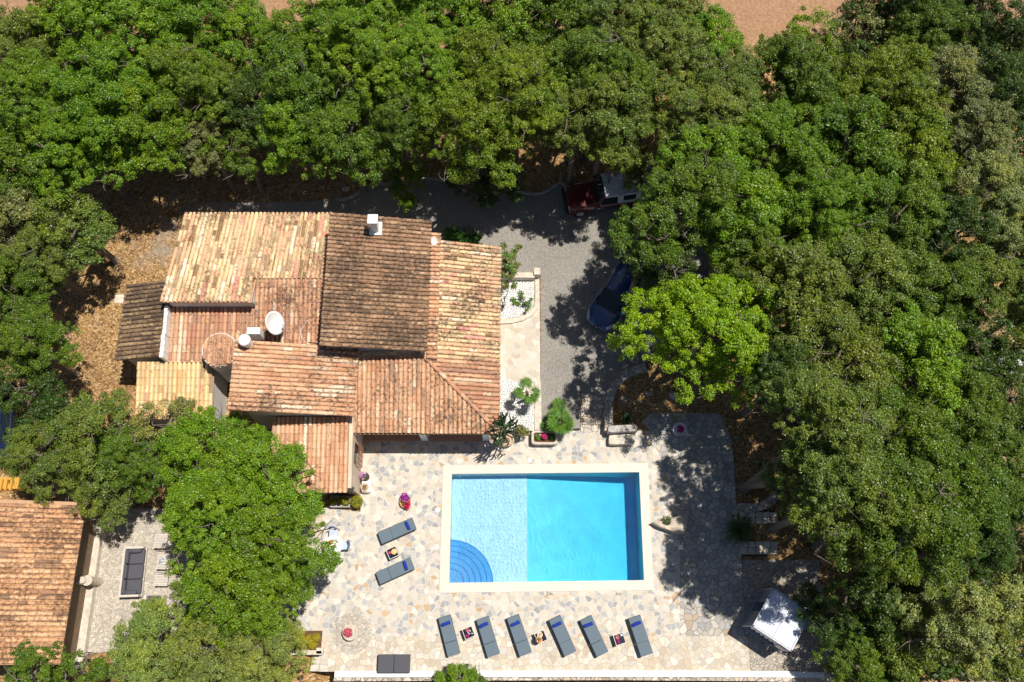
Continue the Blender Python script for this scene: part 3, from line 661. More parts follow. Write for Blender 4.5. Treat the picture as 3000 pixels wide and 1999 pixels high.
# stone gable window above the porch roof
a = P(1060, 1024, 4.0); b = P(1150, 1024, 4.0)
mb = MB(); mb.box(((a.x+b.x)/2, 12.66, 4.02), (b.x-a.x, .1, .62)); wn = mb.build('window', M['darkglass'], H)
mb = MB()
for k in range(3): mb.box(((a.x+b.x)/2, 12.58, 4.05+k*.11), (b.x-a.x+.05, .06, .05))
mb.build('shutter', M['blueshutter'], wn)
mb = MB(); mb.tube([(P(1232, 1030, 4.2).x, 12.55, 4.2), (P(1238, 1055, 3.7).x, 12.5, 3.7)], .035, 8); mb.build('drainpipe', M['white'], H)
mb = MB(); mb.tube([P(903, 1004, 4.3), P(950, 1008, 4.3), P(953, 1018, 4.2)], .03, 6); mb.build('gutter', M['blackiron'], H)
# lower south room
r10 = lin(9.55, 2.95, 6.08, 2.3)
wall(H, -11.3, -7.78, 6.3, 9.7, lambda x, y: r10(y)-.1, 'drystone')
wall(H, -7.775, -7.60, 6.25, 9.6, lambda x, y: r10(y)+.02, 'plaster_warm')
slab(H, [(-11.45, 6.08, 2.3), (-7.8, 6.08, 2.3), (-7.8, 9.55, 2.95), (-11.45, 9.55, 2.95)], 'roof')
tiles('roof', H, (-11.48, 9.55, 2.95), (1, 0, 0), (0, -3.47, -.65), 17, math.hypot(3.47, .65), 'tile_clean', 'orange' if 0 else 'salmon', sp=.2165, seed=23)
mb = MB()
for k in range(5): mb.tube([(-7.40, 7.5+k*.25, .8), (-7.40, 7.5+k*.25, 2.2)], .012, 5)
for k in range(7): mb.tube([(-7.40, 7.45, .85+k*.22), (-7.40, 8.55, .85+k*.22)], .012, 5)
for y in (7.5, 8.5):
    for z in (.9, 2.1): mb.tube([(-7.60, y, z), (-7.40, y, z)], .012, 5)
mb.build('window_grille', M['iron'], H)
mb = MB(); mb.box((-7.59, 8.0, 1.5), (.04, 1.0, 1.2)); mb.build('window', M['darkglass'], H)
l0 = P(1029, 1432, 2.1)
mb = MB(); mb.box(l0, (.2, .22, .26), rz=-.3, taper=.7); mb.tube([l0, (l0.x-.1, l0.y+.35, 2.1)], .02, 6); mb.build('wall_lamp', M['blackiron'], H)
# chimneys
c = P(1094, 650, 5.7)
mb = MB(); mb.rbox((c.x, c.y+.0, 5.15), (.34, .38, 1.2), .02); mb.rbox((c.x, c.y, 5.95), (.50, .50, .12), .03)
for sx in (-.15, .15):
    for sy in (-.15, .15): mb.box((c.x+sx, c.y+sy, 5.82), (.08, .08, .16))
mb.box((c.x, c.y, 4.9), (.6, .7, .18), rx=0); mb.build('chimney', M['white'], H)
c = P(722, 1003, 5.1)
mb = MB(); mb.lathe((c.x, c.y, 0), [(.22, 4.3), (.215, 5.25), (.28, 5.26), (.28, 5.46), (.22, 5.5), (0.02, 5.52)], 28); mb.build('chimney', M['white'], H, smooth=False)
c = P(745, 972, 4.5)
mb = MB(); mb.rbox((c.x, c.y, 4.2), (.62, .34, .9), .02); mb.build('chimney', M['white'], H)
# cable over the roof
mb = MB(); pts = [P(x, y, z) for x, y, z in ((932, 884, 4.5), (912, 890, 3.9), (904, 905, 3.85), (906, 930, 3.75), (890, 955, 3.7), (880, 978, 3.75), (895, 1004, 4.2))]
mb.tube([Vector(p) for p in smooth_line([tuple(p) for p in pts], 4)], .012, 5); mb.build('cable', M['white'], H)
# satellite dishes stand on the roof
def dish(p, r, face, name, label, arm=True):
    t = thing(name, (p.x, p.y, p.z-.7), label, 'satellite dish'); face = Vector(face).normalized()
    q = face.to_track_quat('Z', 'Y').to_matrix(); mb = MB(); vs = []; fs = []; n = 32
    for i in range(7):
        rr = r*i/6
        for k in range(n):
            a = 2*math.pi*k/n; vs.append(p+q @ Vector((rr*math.cos(a), rr*math.sin(a)*1.12, .22*r*(i/6)**2)))
    for i in range(6):
        for k in range(n): fs.append((i*n+k, i*n+(k+1) % n, (i+1)*n+(k+1) % n, (i+1)*n+k))
    m0 = len(vs); vs += [v-q @ Vector((0, 0, .025)) for v in vs]; fs += [tuple(m0+i for i in f[::-1]) for f in fs]
    for k in range(n): fs.append((6*n+k, 6*n+(k+1) % n, m0+6*n+(k+1) % n, m0+6*n+k))
    mb.add(vs, fs); mb.build('reflector', M['white'], t, smooth=True)
    mb = MB(); mb.tube([p-face*.05, p-face*.1-Vector((0, 0, .3)), (p.x-.02, p.y, p.z-.9)], .03, 8); mb.build('mast', M['white'], t)
    if arm:
        e = p+face*r*.95+q @ Vector((0, -r*.3, 0)); mb = MB()
        for s in (-.35, .35): mb.tube([p+q @ Vector((s*r, -r*.8, .1)), e], .012, 6)
        mb.tube([e, e+face*-.1], .04, 8); mb.build('feed_arm', M['white'], t)
dish(P(801, 947, 4.75), .56, (.78, -.1, .42), 'satellite_dish', 'large white satellite dish on the red tiled roof beside the round chimneys')
dish(P(1271, 707, 3.9), .18, (.2, -.5, .7), 'satellite_dish', 'small white satellite dish at the north corner of the east wing roof', False)

# ================================================================ OUTBUILDING (left edge)
B = thing('outbuilding', (-22, 2, 0), 'low building at the left edge with an orange brown tiled roof', 'building')
A0, A1 = P(243, 1520, 2.9), P(178, 1950, 2.9)
xo = (A0.x+A1.x)/2; yo1 = A0.y+.75; yo0 = P(100, 1948, 3.3).y
ro = lin(xo, 2.9, xo-6, 4.4)
wall(B, xo-6, xo-.62, yo0+.1, yo1-.1, lambda x, y: ro(x)-.12, 'shadewall')
slab(B, [(xo-6, yo0, 4.4), (xo, yo0, 2.9), (xo, yo1, 2.9), (xo-6, yo1, 4.4)], 'roof')
tiles('roof', B, (xo-6, yo0, 4.4), (0, 1, 0), (6, 0, -1.5), int((yo1-yo0)/.222), math.hypot(6, 1.5), 'tile_out', 'orange', sp=.222, seed=31)
mb = MB(); q = [P(x, y, .35) for x, y in ((203, 1960), (240, 1958), (302, 1520), (264, 1520))]; mb.prism([(v.x, v.y) for v in q], -.1, .35, ); mb.build('plinth', M['palestone'], B)
c = P(262, 1702, .9); mb = MB(); mb.rbox((c.x-.25, c.y, .7), (.6, .36, 1.5), .15); mb.lathe((c.x+.05, c.y, 0), [(.2, 0), (.2, 1.1), (.24, 1.12), (.24, 1.25), (.02, 1.3)], 20); mb.build('buttress', M['palestone'], B)
# yellow ridge grille
c = P(10, 1415, 4.4); y_ = MB(); y_.box((c.x, c.y, 4.0), (1.3, .5, .7))
for k in range(5): y_.box((c.x-.5+k*.22, c.y-.1, 4.4), (.08, .5, .14))
o = y_.build('garden_grille', vcol('ochre_paint'), loc=(c.x, c.y, 3.6)); 
me = o.data; at = me.color_attributes.new('Col', 'FLOAT_COLOR', 'CORNER'); at.data.foreach_set('color', [.6, .32, .05, 1]*len(me.loops))
tag(o, 'ochre slatted wooden box at the top left corner of the outbuilding roof', 'box')
# ================================================================ TREES
def crown_mesh(seed, Rr, Hh, nl, leaf=.068, per=120, lumpr=(.72, 1.3), sub=32):
    """a crown of leaf faces: limbs end in lumps, lumps carry sprays, sprays carry leaves"""
    g = np.random.default_rng(seed); C = []; Rs = []; 
    asym = [1+.16*math.sin(2*a+seed)+.10*math.sin(3*a+seed*2.3)+.07*math.sin(5*a+seed) for a in np.linspace(0, 2*math.pi, 64, endpoint=False)]
    L = []
    tries = 0
    while len(L) < nl and tries < 4000:
        tries += 1
        a = g.uniform(0, 2*math.pi); q = math.sqrt(g.uniform(0, 1)); rad = q*Rr*.80*asym[int(a/(2*math.pi)*64) % 64]
        top = Hh*(1-(q*.97)**2.0)**.6
        z = top*g.uniform(.72, 1.08)-g.uniform(0, .45) if g.random() < .8 else top*g.uniform(.1, .7)
        p = np.array([rad*math.cos(a), rad*math.sin(a), z]); rl = g.uniform(*lumpr)
        if all(np.linalg.norm((p-o)*[1, 1, .8]) > .70*(rl+ro)*.95 for o, ro in L): L.append((p, rl))
    cen = []; rad_ = []; lump_c = []; ly = []
    for p, rl in L:
        y0 = g.uniform(0, 1)
        for k in range(sub):
            d = g.normal(size=3); d /= np.linalg.norm(d)
            if d[2] < -.35: d[2] *= -1
            cen.append(p+d*rl*g.uniform(.5, 1.02)*[1, 1, .85]); rad_.append(g.uniform(.13, .30)); lump_c.append(p); ly.append(y0)
    cen = np.array(cen); rad_ = np.array(rad_); lump_c = np.array(lump_c); ly = np.array(ly)
    n = len(cen)*per; idx = np.repeat(np.arange(len(cen)), per)
    d = g.normal(size=(n, 3)); d /= np.linalg.norm(d, axis=1)[:, None]; d[:, 2] = np.where(d[:, 2] < -.3, -d[:, 2], d[:, 2])
    pos = cen[idx]+d*(rad_[idx]*g.uniform(.35, 1.12, n)**.7)[:, None]
    nor = d*.55+g.normal(size=(n, 3))*.55+(cen[idx]-lump_c[idx])*.4+np.array([0, 0, .45]); nor /= np.linalg.norm(nor, axis=1)[:, None]
    t = g.normal(size=(n, 3)); t -= nor*(t*nor).sum(1)[:, None]; t /= np.linalg.norm(t, axis=1)[:, None]; b = np.cross(nor, t)
    s = leaf*g.uniform(.65, 1.35, n); 
    V = np.stack([pos+t*(s*.62)[:, None], pos+b*(s*.34)[:, None]+t*(s*.05)[:, None], pos-t*(s*.55)[:, None], pos-b*(s*.34)[:, None]+t*(s*.05)[:, None]], 1).reshape(-1, 3)
    me = bpy.data.meshes.new('crown'); me.vertices.add(n*4); me.vertices.foreach_set('co', V.ravel().astype('f4'))
    me.loops.add(n*4); me.loops.foreach_set('vertex_index', np.arange(n*4, dtype='i4'))
    me.polygons.add(n); me.polygons.foreach_set('loop_start', np.arange(0, n*4, 4, dtype='i4')); me.update(calc_edges=True)
    at = me.color_attributes.new('Col', 'FLOAT_COLOR', 'POINT'); sub_y = g.uniform(0, 1, len(cen))
    yel = np.clip(.35*ly[idx]+.35*sub_y[idx]+g.uniform(-.2, .4, n)-.15, 0, 1); br = np.clip(g.beta(2.2, 2.6, n)+.12*(sub_y[idx]-.5), 0, 1)
    old = g.random(n) < .02; cc = np.stack([yel, br, np.where(old, 0, g.uniform(.1, 1, n)), np.ones(n)], 1)
    at.data.foreach_set('color', np.repeat(cc, 4, axis=0).ravel().astype('f4'))
    me.materials.append(M['leaf']); return me, [(tuple(p), r) for p, r in L]
def trunk_mesh(L, Hh, base, r=.2, seed=0, lean=(0, 0), stems=1):
    """tapered trunk with limbs reaching into the crown, local z=0 at the crown's base, trunk goes down by base"""
    g = random.Random(seed); mb = MB(); top = Vector((0, 0, Hh*.25))
    for s in range(stems):
        bp = Vector((lean[0]+g.uniform(-.1, .1)*s, lean[1]+.25*s, -base)); mid = bp.lerp(top, .5)+Vector((g.uniform(-.15, .15), g.uniform(-.15, .15), 0))
        mb.tube([bp, bp.lerp(mid, .3), mid, top+Vector((0, .2*s, 0))], [r*1.35, r, r*.85, r*.7], 10)
    chosen = g.sample(L, min(12, len(L)))
    for p, rl in chosen:
        p = Vector(p); m_ = top.lerp(p, .5)+Vector((0, 0, -.15*Hh*.3)); mb.tube([top-Vector((0, 0, .2)), m_, p], [r*.5, r*.3, r*.1], 6)
    for p, rl in chosen:
        for k in range(4):
            if g.random() < .8:
                p = Vector(p); d = Vector((g.gauss(0, 1), g.gauss(0, 1), abs(g.gauss(0, 1)))).normalized(); a = p-d*.02; mb.tube([a, a+d*rl*.4+Vector((g.uniform(-.1, .1), g.uniform(-.1, .1), 0)), a+d*rl*g.uniform(.75, .95)], [.03, .02, .008], 4, cap=False)
    return mb
VAR = {}
for key, (Rr, Hh, nl) in dict(L1=(3.4, 3.7, 34), L2=(3.4, 3.9, 34), L3=(3.4, 3.5, 34), M1=(2.4, 2.8, 18), M2=(2.4, 2.9, 18), S1=(1.4, 1.7, 8)).items():
    me, L = crown_mesh(hash(key) % 1 + ord(key[1])*7+ord(key[0]), Rr, Hh, nl); VAR[key] = (me, L, Rr, Hh)
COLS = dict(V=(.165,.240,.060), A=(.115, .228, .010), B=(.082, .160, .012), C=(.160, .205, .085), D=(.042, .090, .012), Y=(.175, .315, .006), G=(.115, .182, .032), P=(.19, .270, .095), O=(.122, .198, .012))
tcount = [0]
def tree(px, py, rpx, zt, kind, label, key=None, cat='tree', nm='oak_tree', group='trees around the house', squash=1, rot=None, hs=1):
    """crown centred on a survey point, its top at height zt"""
    i = tcount[0]; tcount[0] += 1; g = random.Random(i*31+5)
    zc = zt*.62; p = P(px, py, zc+1.0); k = P(px+rpx, py, zc+1.0); Rm = abs(k.x-p.x)
    key = key or ('L%d' % (1+i % 3) if Rm > 2.7 else 'M%d' % (1+i % 2) if Rm > 1.6 else 'S1')
    me, L, Rr, Hh = VAR[key]; s = Rm/Rr; hs = 1; sz = s*hs; cb = max(.3, zt-Hh*sz*1.12)      # height of the crown's base
    zt = zt+(g.uniform(-.8, 1.1) if zt > 7 and kind != 'Y' and not (1650 < px < 2000 and py < 760) else 0); gzv = gz(p.x, p.y); root = thing(nm, (p.x, p.y, gzv), label, cat, group)
    cr = bpy.data.objects.new('crown', me); COL.objects.link(cr); cr.parent = root; cr.location = (0, 0, cb-gzv)
    cr.scale = (s, s*squash, sz); cr.rotation_euler = (0, 0, rot if rot is not None else g.uniform(0, 6.28)); c = COLS[kind]; q = g.uniform(.9, 1.12)
    cr.color = (c[0]*q*g.uniform(.93, 1.07), c[1]*q, c[2]*q, 1)
    mb = MB(); t = trunk_mesh([(tuple(Vector(a)*s), b) for a, b in L], Hh*sz, cb-gzv+.1, .10+.035*Rm, i)
    mb.v, mb.f, mb.c, mb.m = [(v[0]+p.x, v[1]+p.y, v[2]+cb) for v in t.v], t.f, t.c, t.m; mb.build('trunk', M['bark'], root, smooth=True)
    return root
T = [
 # top edge, west to east
 (60, 130, 180, 7.5, 'G', 'grey green tree at the top left corner of the photo'),
 (190, -10, 170, 8, 'A', 'olive green tree cut by the top edge, leftmost but one'),
 (330, 100, 190, 9, 'A', 'yellow green tree near the top left, second from the corner'),
 (560, 60, 180, 8.5, 'A', 'yellow green tree just left of the small orange clearing at the top'),
 (720, 130, 120, 7, 'A', 'small bright tree under the orange clearing at the top edge'),
 (860, 145, 110, 7.5, 'A', 'bright leafy tree right below the left orange clearing'),
 (1030, 70, 180, 9, 'A', 'bright green tree at the top edge above the tall centre roof'),
 (1260, 60, 170, 8.5, 'A', 'mid green tree at the top edge north of the drive'),
 (1450, 40, 150, 8.5, 'A', 'bright tree at the top edge left of the middle gap'),
 (1620, 60, 150, 8, 'B', 'darker green tree at the centre of the top edge'),
 (1800, 70, 170, 9, 'G', 'grey green broad tree at the top edge above the parked off-roader'),
 (1960, 20, 120, 8, 'G', 'grey green tree at the top edge beside the bare orange soil'),
 (2070, 145, 108, 8, 'A', 'light green tree whose crown borders the bare orange soil at the top'),
 (2375, 125, 85, 6, 'A', 'small spiky bright tree just below the bare soil clearing'),
 (2510, 85, 85, 6, 'C', 'small round grey green tree standing alone in front of the dark gap at the top'),
 (2720, 100, 160, 8, 'B', 'dark green tree at the top right, left of the corner'),
 (2900, 70, 170, 8, 'D', 'dark tree filling the top right corner'),
 # second row
 (90, 330, 190, 8.5, 'A', 'yellow green tree at the left edge, above the grey green one'),
 (330, 290, 200, 9, 'A', 'broad yellow green tree in the upper left wood'),
 (560, 250, 170, 8.5, 'O', 'olive tinted tree in the upper left wood beside a dark hollow'),
 (730, 300, 120, 7, 'D', 'dark tree in the hollow of the upper left wood'),
 (880, 270, 140, 8.5, 'B', 'mid green tree above the north west tiled wing'),
 (1060, 200, 170, 9.5, 'A', 'tall bright tree directly above the square chimney'),
 (1240, 230, 170, 9, 'A', 'bright tree north of the gap between the two roofs'),
 (1470, 250, 190, 9.5, 'O', 'large golden green tree left of the dark gap above the drive'),
 (1745, 250, 178, 9.6, 'B', 'mid green tree right of the dark gap above the drive'),
 (1940, 180, 170, 9, 'G', 'silvery green tree north east of the off-roader'),
 (2120, 300, 160, 9, 'G', 'grey green twiggy tree below the tree beside the bare soil'),
 (2350, 260, 190, 9, 'B', 'broad mid green tree below the small spiky one'),
 (2590, 280, 180, 9, 'O', 'brownish green feathery tree on the upper right'),
 (2780, 260, 130, 8, 'C', 'grey green tree on the upper right near the dark gap'),
 (2930, 290, 130, 8, 'D', 'dark tree on the right edge below the corner'),
 # third row
 (50, 500, 160, 7.5, 'B', 'mid green tree at the left edge above the grey green slope'),
 (225, 415, 165, 8, 'A', 'yellow green tree whose crown hangs over the leaf covered ground at the left'),
 (435, 350, 140, 8, 'A', 'olive green tree overhanging the west end of the drive'),
 (600, 420, 95, 6, 'C', 'small pale green tree in shade above the north west roof'),
 (700, 440, 70, 5.5, 'B', 'small shaded tree at the edge of the leaf litter north of the house'),
 (870, 370, 125, 7.5, 'A', 'bright tree over the litter bank north of the tall block'),
 (1010, 395, 140, 8, 'B', 'mid green tree leaning over the curved kerb'),
 (1180, 370, 115, 8, 'B', 'bushy tree above the middle of the curved kerb'),
 (1190, 525, 60, 3.6, 'A', 'small bright bush poking over the kerb into the drive'),
 (1390, 405, 150, 9.5, 'O', 'golden green tree whose low crown hangs over the scalloped kerb'),
 (1520, 320, 120, 10.5, 'O', 'golden tree overlooking the dark gap north of the drive'),
 (1430, 485, 100, 4.5, 'D', 'dark drooping shrub tree at the scalloped kerb'),
 (1775, 352, 138, 9.2, 'G', 'grey green tree right behind the small round crown above the off-roader'),
 (1815, 445, 78, 5, 'G', 'small round crown overhanging the roof of the off-roader'),
 (2060, 385, 125, 9.5, 'G', 'grey green tree between the off-roader and the big bright crowns'),
 (2060, 470, 130, 9, 'A', 'bright tree right of the off-roader'),
 (2250, 440, 170, 9.5, 'A', 'tall bright tree in the middle of the right wood'),
 (2480, 440, 160, 9, 'B', 'mid green tree in the middle of the right wood'),
 (2660, 470, 150, 8.5, 'O', 'olive brown tree left of the silvery crowns on the right'),
 (2850, 420, 110, 8.5, 'C', 'silvery green tree upper one of the pale pair at the right'),
 (2880, 570, 120, 8.5, 'P', 'pale silvery tree near the right edge, second of the pale ones'),
 # fourth row
 (50, 640, 150, 6.5, 'C', 'grey green tree at the left edge level with the north west roof'),
 (215, 650, 95, 6.5, 'G', 'mid green tree whose tip reaches towards the west end of the house'),
 (2035, 600, 140, 10, 'B', 'darker tree between the two parked cars'),
 (2150, 620, 160, 9.5, 'A', 'large bright tree east of the drive bend'),
 (2390, 620, 170, 9.5, 'A', 'large bright tree in the heart of the right wood'),
 (2620, 640, 140, 8.5, 'B', 'dark green tree left of the pale crowns at the right edge'),
 (2790, 690, 120, 8, 'D', 'dark tree under the pale crowns at the right'),
 (2950, 690, 110, 8.5, 'P', 'pale cream flecked tree on the right edge, middle height'),
 (1893, 732, 88, 9.5, 'B', 'small dark crown hanging over the roof of the blue car'),
 (1960, 790, 90, 7, 'D', 'dark crown squeezed between the blue car and the lime green tree'),
 (2200, 770, 120, 8.5, 'B', 'dark green tree above the lime green tree'),
 # fifth row
 (40, 840, 125, 6.5, 'B', 'mid green tree at the left edge beside the bare grey patch'),
 (110, 760, 100, 6.5, 'G', 'grey green tree beside the shaded slope at the left'),
 (2078, 958, 222, 9.4, 'Y', 'lime green tree east of the blue car, the brightest crown of all'),
 (2320, 880, 170, 9.5, 'G', 'feathery grey green tree touching the right side of the lime green tree'),
 (2520, 830, 160, 9, 'G', 'grey green tree in the right wood, second right of the lime green crown'),
 (2700, 870, 150, 8.5, 'B', 'mid green tree in the right wood level with the blue car'),
 (2880, 830, 130, 8, 'G', 'grey green tree at the right edge above the white boulder'),
 (75, 1010, 120, 6.5, 'B', 'dark green tree at the left edge beside the lower litter slope'),
 (85, 1140, 90, 6, 'D', 'dark low tree at the left edge above the spreading tree'),
 (2290, 1110, 120, 8.5, 'D', 'dark tree in the shade below the feathery grey green one'),
 (2450, 1080, 170, 9.5, 'G', 'tall feathery green tree right of the dark hollow'),
 (2660, 1080, 170, 9.5, 'A', 'broad green tree in the lower right wood, upper one'),
 (2860, 1020, 100, 7, 'D', 'dark tree left of the white boulder'),
 (2400, 1270, 160, 11.5, 'G', 'feathery green tree above the leaning double trunk'),
 (2600, 1290, 170, 10, 'B', 'large green tree in the lower right wood, centre one'),
 (2820, 1230, 150, 8.5, 'B', 'mid green tree at the lower right beside a dark gap'),
 (2960, 1170, 90, 7, 'D', 'dark tree at the right edge below the white boulder'),
 (2440, 1480, 165, 12, 'G', 'large tree overhanging the cabana terrace from the east'),
 (2600, 1540, 185, 12, 'B', 'large round green tree north east of the cabana'),
 (2760, 1430, 170, 9.5, 'B', 'large green tree at the lower right, right of the round one'),
 (2930, 1390, 110, 8, 'B', 'green tree at the right edge, lower third'),
 (2830, 1600, 120, 8, 'D', 'dark tree at the lower right above the pale one'),
 (2960, 1560, 100, 7.5, 'D', 'dark tree on the right edge above the pale crown'),
 (2850, 1790, 170, 7.5, 'P', 'pale silvery tree at the lower right corner'),
 (2960, 1900, 110, 6.5, 'G', 'grey green tree in the bottom right corner'),
 (2690, 1870, 110, 5.5, 'G', 'grey green tree in shade left of the bottom right silvery one'),
 (2560, 1960, 120, 4.0, 'B', 'low green bushy tree at the bottom edge right of the stone wall'),
 # lower left
 (250, 1290, 150, 5.5, 'G', 'spreading grey green tree above the left outbuilding'),
 (110, 1330, 120, 5.5, 'G', 'grey green tree at the left edge above the outbuilding roof'),
 (380, 1350, 110, 5.2, 'B', 'mid green tree between the outbuilding and the patio'),
 (285, 1450, 70, 4.2, 'G', 'small leafy crown overhanging the corner of the outbuilding roof'),
 (470, 1240, 85, 4.6, 'C', 'small pale green tree overlapping the yellow tiled roof'),
 (590, 1330, 150, 5.8, 'A', 'bright green tree below the yellow tiled roof, upper left of the big clump'),
 (760, 1400, 150, 6.2, 'A', 'bright green tree overlapping the orange tiles of the south room'),
 (632, 1512, 195, 7.0, 'A', 'largest bright green tree between the patio and the pool terrace'),
 (800, 1585, 150, 6.6, 'A', 'bright green tree overhanging the round white table'),
 (670, 1690, 160, 6.2, 'A', 'bright green tree at the right of the grey armchair'),
 (795, 1715, 115, 5.4, 'A', 'bright green tree above the stone flower bed'),
 (420, 1900, 130, 4.2, 'V', 'feathery grey green tree at the bottom left below the patio'),
 (590, 1890, 140, 4.6, 'V', 'silvery olive tree at the bottom edge, left one of two'),
 (755, 1930, 125, 4.6, 'V', 'silvery olive tree at the bottom edge beside the stone flower bed'),
 (70, 1985, 80, 4.4, 'B', 'low green shrub tree along the bottom left roof edge'),
 (200, 1975, 75, 3.2, 'B', 'low green shrub tree at the corner below the left roof'),
 (1345, 1985, 40, 1.6, 'A', 'young bright green tree rising over the south wall below the loungers'),
 (1300, 2018, 42, 1.2, 'A', 'low green bush outside the south wall, left of the young tree'),
 (1392, 2018, 42, 1.0, 'B', 'low green bush outside the south wall, right of the young tree'),
 (1690, 370, 110, 8.5, 'G', 'grey green tree leaning over the drive left of the off-roader roof'),
 (1955, 650, 90, 9.5, 'B', 'shaded crown between the off-roader and the blue hatchback'),
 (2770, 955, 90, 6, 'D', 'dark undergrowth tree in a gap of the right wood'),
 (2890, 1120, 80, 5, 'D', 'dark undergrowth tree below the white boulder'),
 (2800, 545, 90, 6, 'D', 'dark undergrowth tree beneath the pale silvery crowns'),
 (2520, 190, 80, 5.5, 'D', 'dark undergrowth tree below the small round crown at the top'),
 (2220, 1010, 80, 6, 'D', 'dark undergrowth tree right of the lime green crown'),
 (480, -60, 150, 8, 'A', 'bright tree cut by the top edge left of the small orange clearing'),
 (1080, -60, 150, 8, 'A', 'bright tree cut by the top edge right of the small orange clearing'),
 (1700, -50, 150, 8, 'G', 'grey green tree cut by the top edge near its middle'),
 (2640, -20, 150, 8, 'D', 'dark tree cut by the top edge right of the bare soil'),
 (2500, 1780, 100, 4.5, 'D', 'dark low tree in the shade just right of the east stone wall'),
 (3010, 900, 110, 8, 'G', 'grey green tree cut by the right edge above the boulder'),
 (3010, 1700, 120, 7.5, 'C', 'grey tree cut by the right edge near the bottom'),
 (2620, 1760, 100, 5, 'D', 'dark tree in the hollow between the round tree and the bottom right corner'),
]
for t in T: tree(*t)

# undergrowth on the floor of the wood
g = np.random.default_rng(77); pts = []
while len(pts) < 30000:
    px, py = g.uniform(2250, 3080), g.uniform(60, 1999)
    if px < 2330 and py > 1130: continue
    if px < 2520 and py > 1600: continue
    if px < 2480 and py < 140: continue
    p = P(px, py, .4); h = .5+.45*math.sin(p.x*1.1+math.sin(p.y*.9)*2)*math.cos(p.y*.8)
    if h > .3: pts.append((p.x, p.y, gz(p.x, p.y)+g.uniform(.05, max(.15, h))))
pts = np.array(pts); n = len(pts); nor = g.normal(size=(n, 3))*.6+[0, 0, 1]; nor /= np.linalg.norm(nor, axis=1)[:, None]; t = g.normal(size=(n, 3)); t -= nor*(t*nor).sum(1)[:, None]; t /= np.linalg.norm(t, axis=1)[:, None]; b = np.cross(nor, t); sz = g.uniform(.08, .2, n)[:, None]
V = np.stack([pts+t*sz, pts+b*sz*.55, pts-t*sz, pts-b*sz*.55], 1).reshape(-1, 3)
me = bpy.data.meshes.new('undergrowth'); me.vertices.add(n*4); me.vertices.foreach_set('co', V.ravel().astype('f4')); me.loops.add(n*4); me.loops.foreach_set('vertex_index', np.arange(n*4, dtype='i4')); me.polygons.add(n); me.polygons.foreach_set('loop_start', np.arange(0, n*4, 4, dtype='i4')); me.update(calc_edges=True)
at = me.color_attributes.new('Col', 'FLOAT_COLOR', 'POINT'); cc = np.stack([g.uniform(0, .4, n), g.uniform(.1, .8, n), g.uniform(.2, 1, n), np.ones(n)], 1); at.data.foreach_set('color', np.repeat(cc, 4, axis=0).ravel().astype('f4')); me.materials.append(M['leaf'])
o = bpy.data.objects.new('undergrowth', me); COL.objects.link(o); o.color = (.045, .09, .014, 1); tag(o, 'dark leafy undergrowth covering the floor of the right hand wood', 'undergrowth', kind='stuff')
# ================================================================ TERRACE FURNITURE
Z4 = sub(1200, 1700, .3187); Z5 = sub(800, 1330, .23595)
def make_lounger():
    t = thing('sun_lounger', (0, 0, 0), 'x', 'sun lounger', 'sun loungers around the pool')
    Lh, Wd = .98, .30
    mb = MB(); mb.rbox((0, .33, .36), (.60, 1.28, .07), .03); mb.build('backrest', M['cushion'], t)
    mb = MB(); mb.rbox((0, -.65, .355), (.60, .66, .07), .03); mb.build('seat', M['cushion'], t)
    mb = MB()
    for x in (-.30, .30): mb.box((x, 0, .30), (.03, 1.95, .05))
    for y in (-.97, -.3, .4, .97): mb.box((0, y, .29), (.60, .03, .035))
    mb.build('frame', M['blackplastic'], t)
    mb = MB(); mb.box((0, -1.0, .20), (.56, .03, .12)); mb.build('foot_bar', M['palewood'], t)
    for x in (-.27, .27):
        for y in (-.9, .82):
            mb = MB(); mb.tube([(x, y, 0), (x, y, .29)], .022, 8); mb.build('leg', M['blackplastic'], t)
    return t
lsp = [(Z4, (317, 332), (407, 689), 'sun lounger left end of the south row by the small green bush'), (Z4, (667, 347), (772, 695), 'second sun lounger in the south row, right of the table with glasses'),
 (Z4, (947, 330), (1066, 685), 'third sun lounger in the south row, left of the bouquet table'), (Z4, (1330, 343), (1478, 680), 'fourth sun lounger in the south row, right of the table with the bouquet'),
 (Z4, (1616, 345), (1774, 684), 'fifth sun lounger in the south row, left of the rightmost side table'), (Z4, (2063, 335), (2182, 690), 'sun lounger at the right end of the south row'),
 (Z5, (1752, 862), (1322, 1050), 'upper sun lounger of the pair left of the pool'), (Z5, (1728, 1357), (1300, 1550), 'lower sun lounger of the pair left of the pool')]
LG = make_lounger(); lab_t = ['left end lounger of the south row', 'second lounger of the south row', 'third lounger of the south row', 'fourth lounger of the south row', 'fifth lounger of the south row', 'right end lounger of the south row', 'upper lounger left of the pool', 'lower lounger left of the pool']
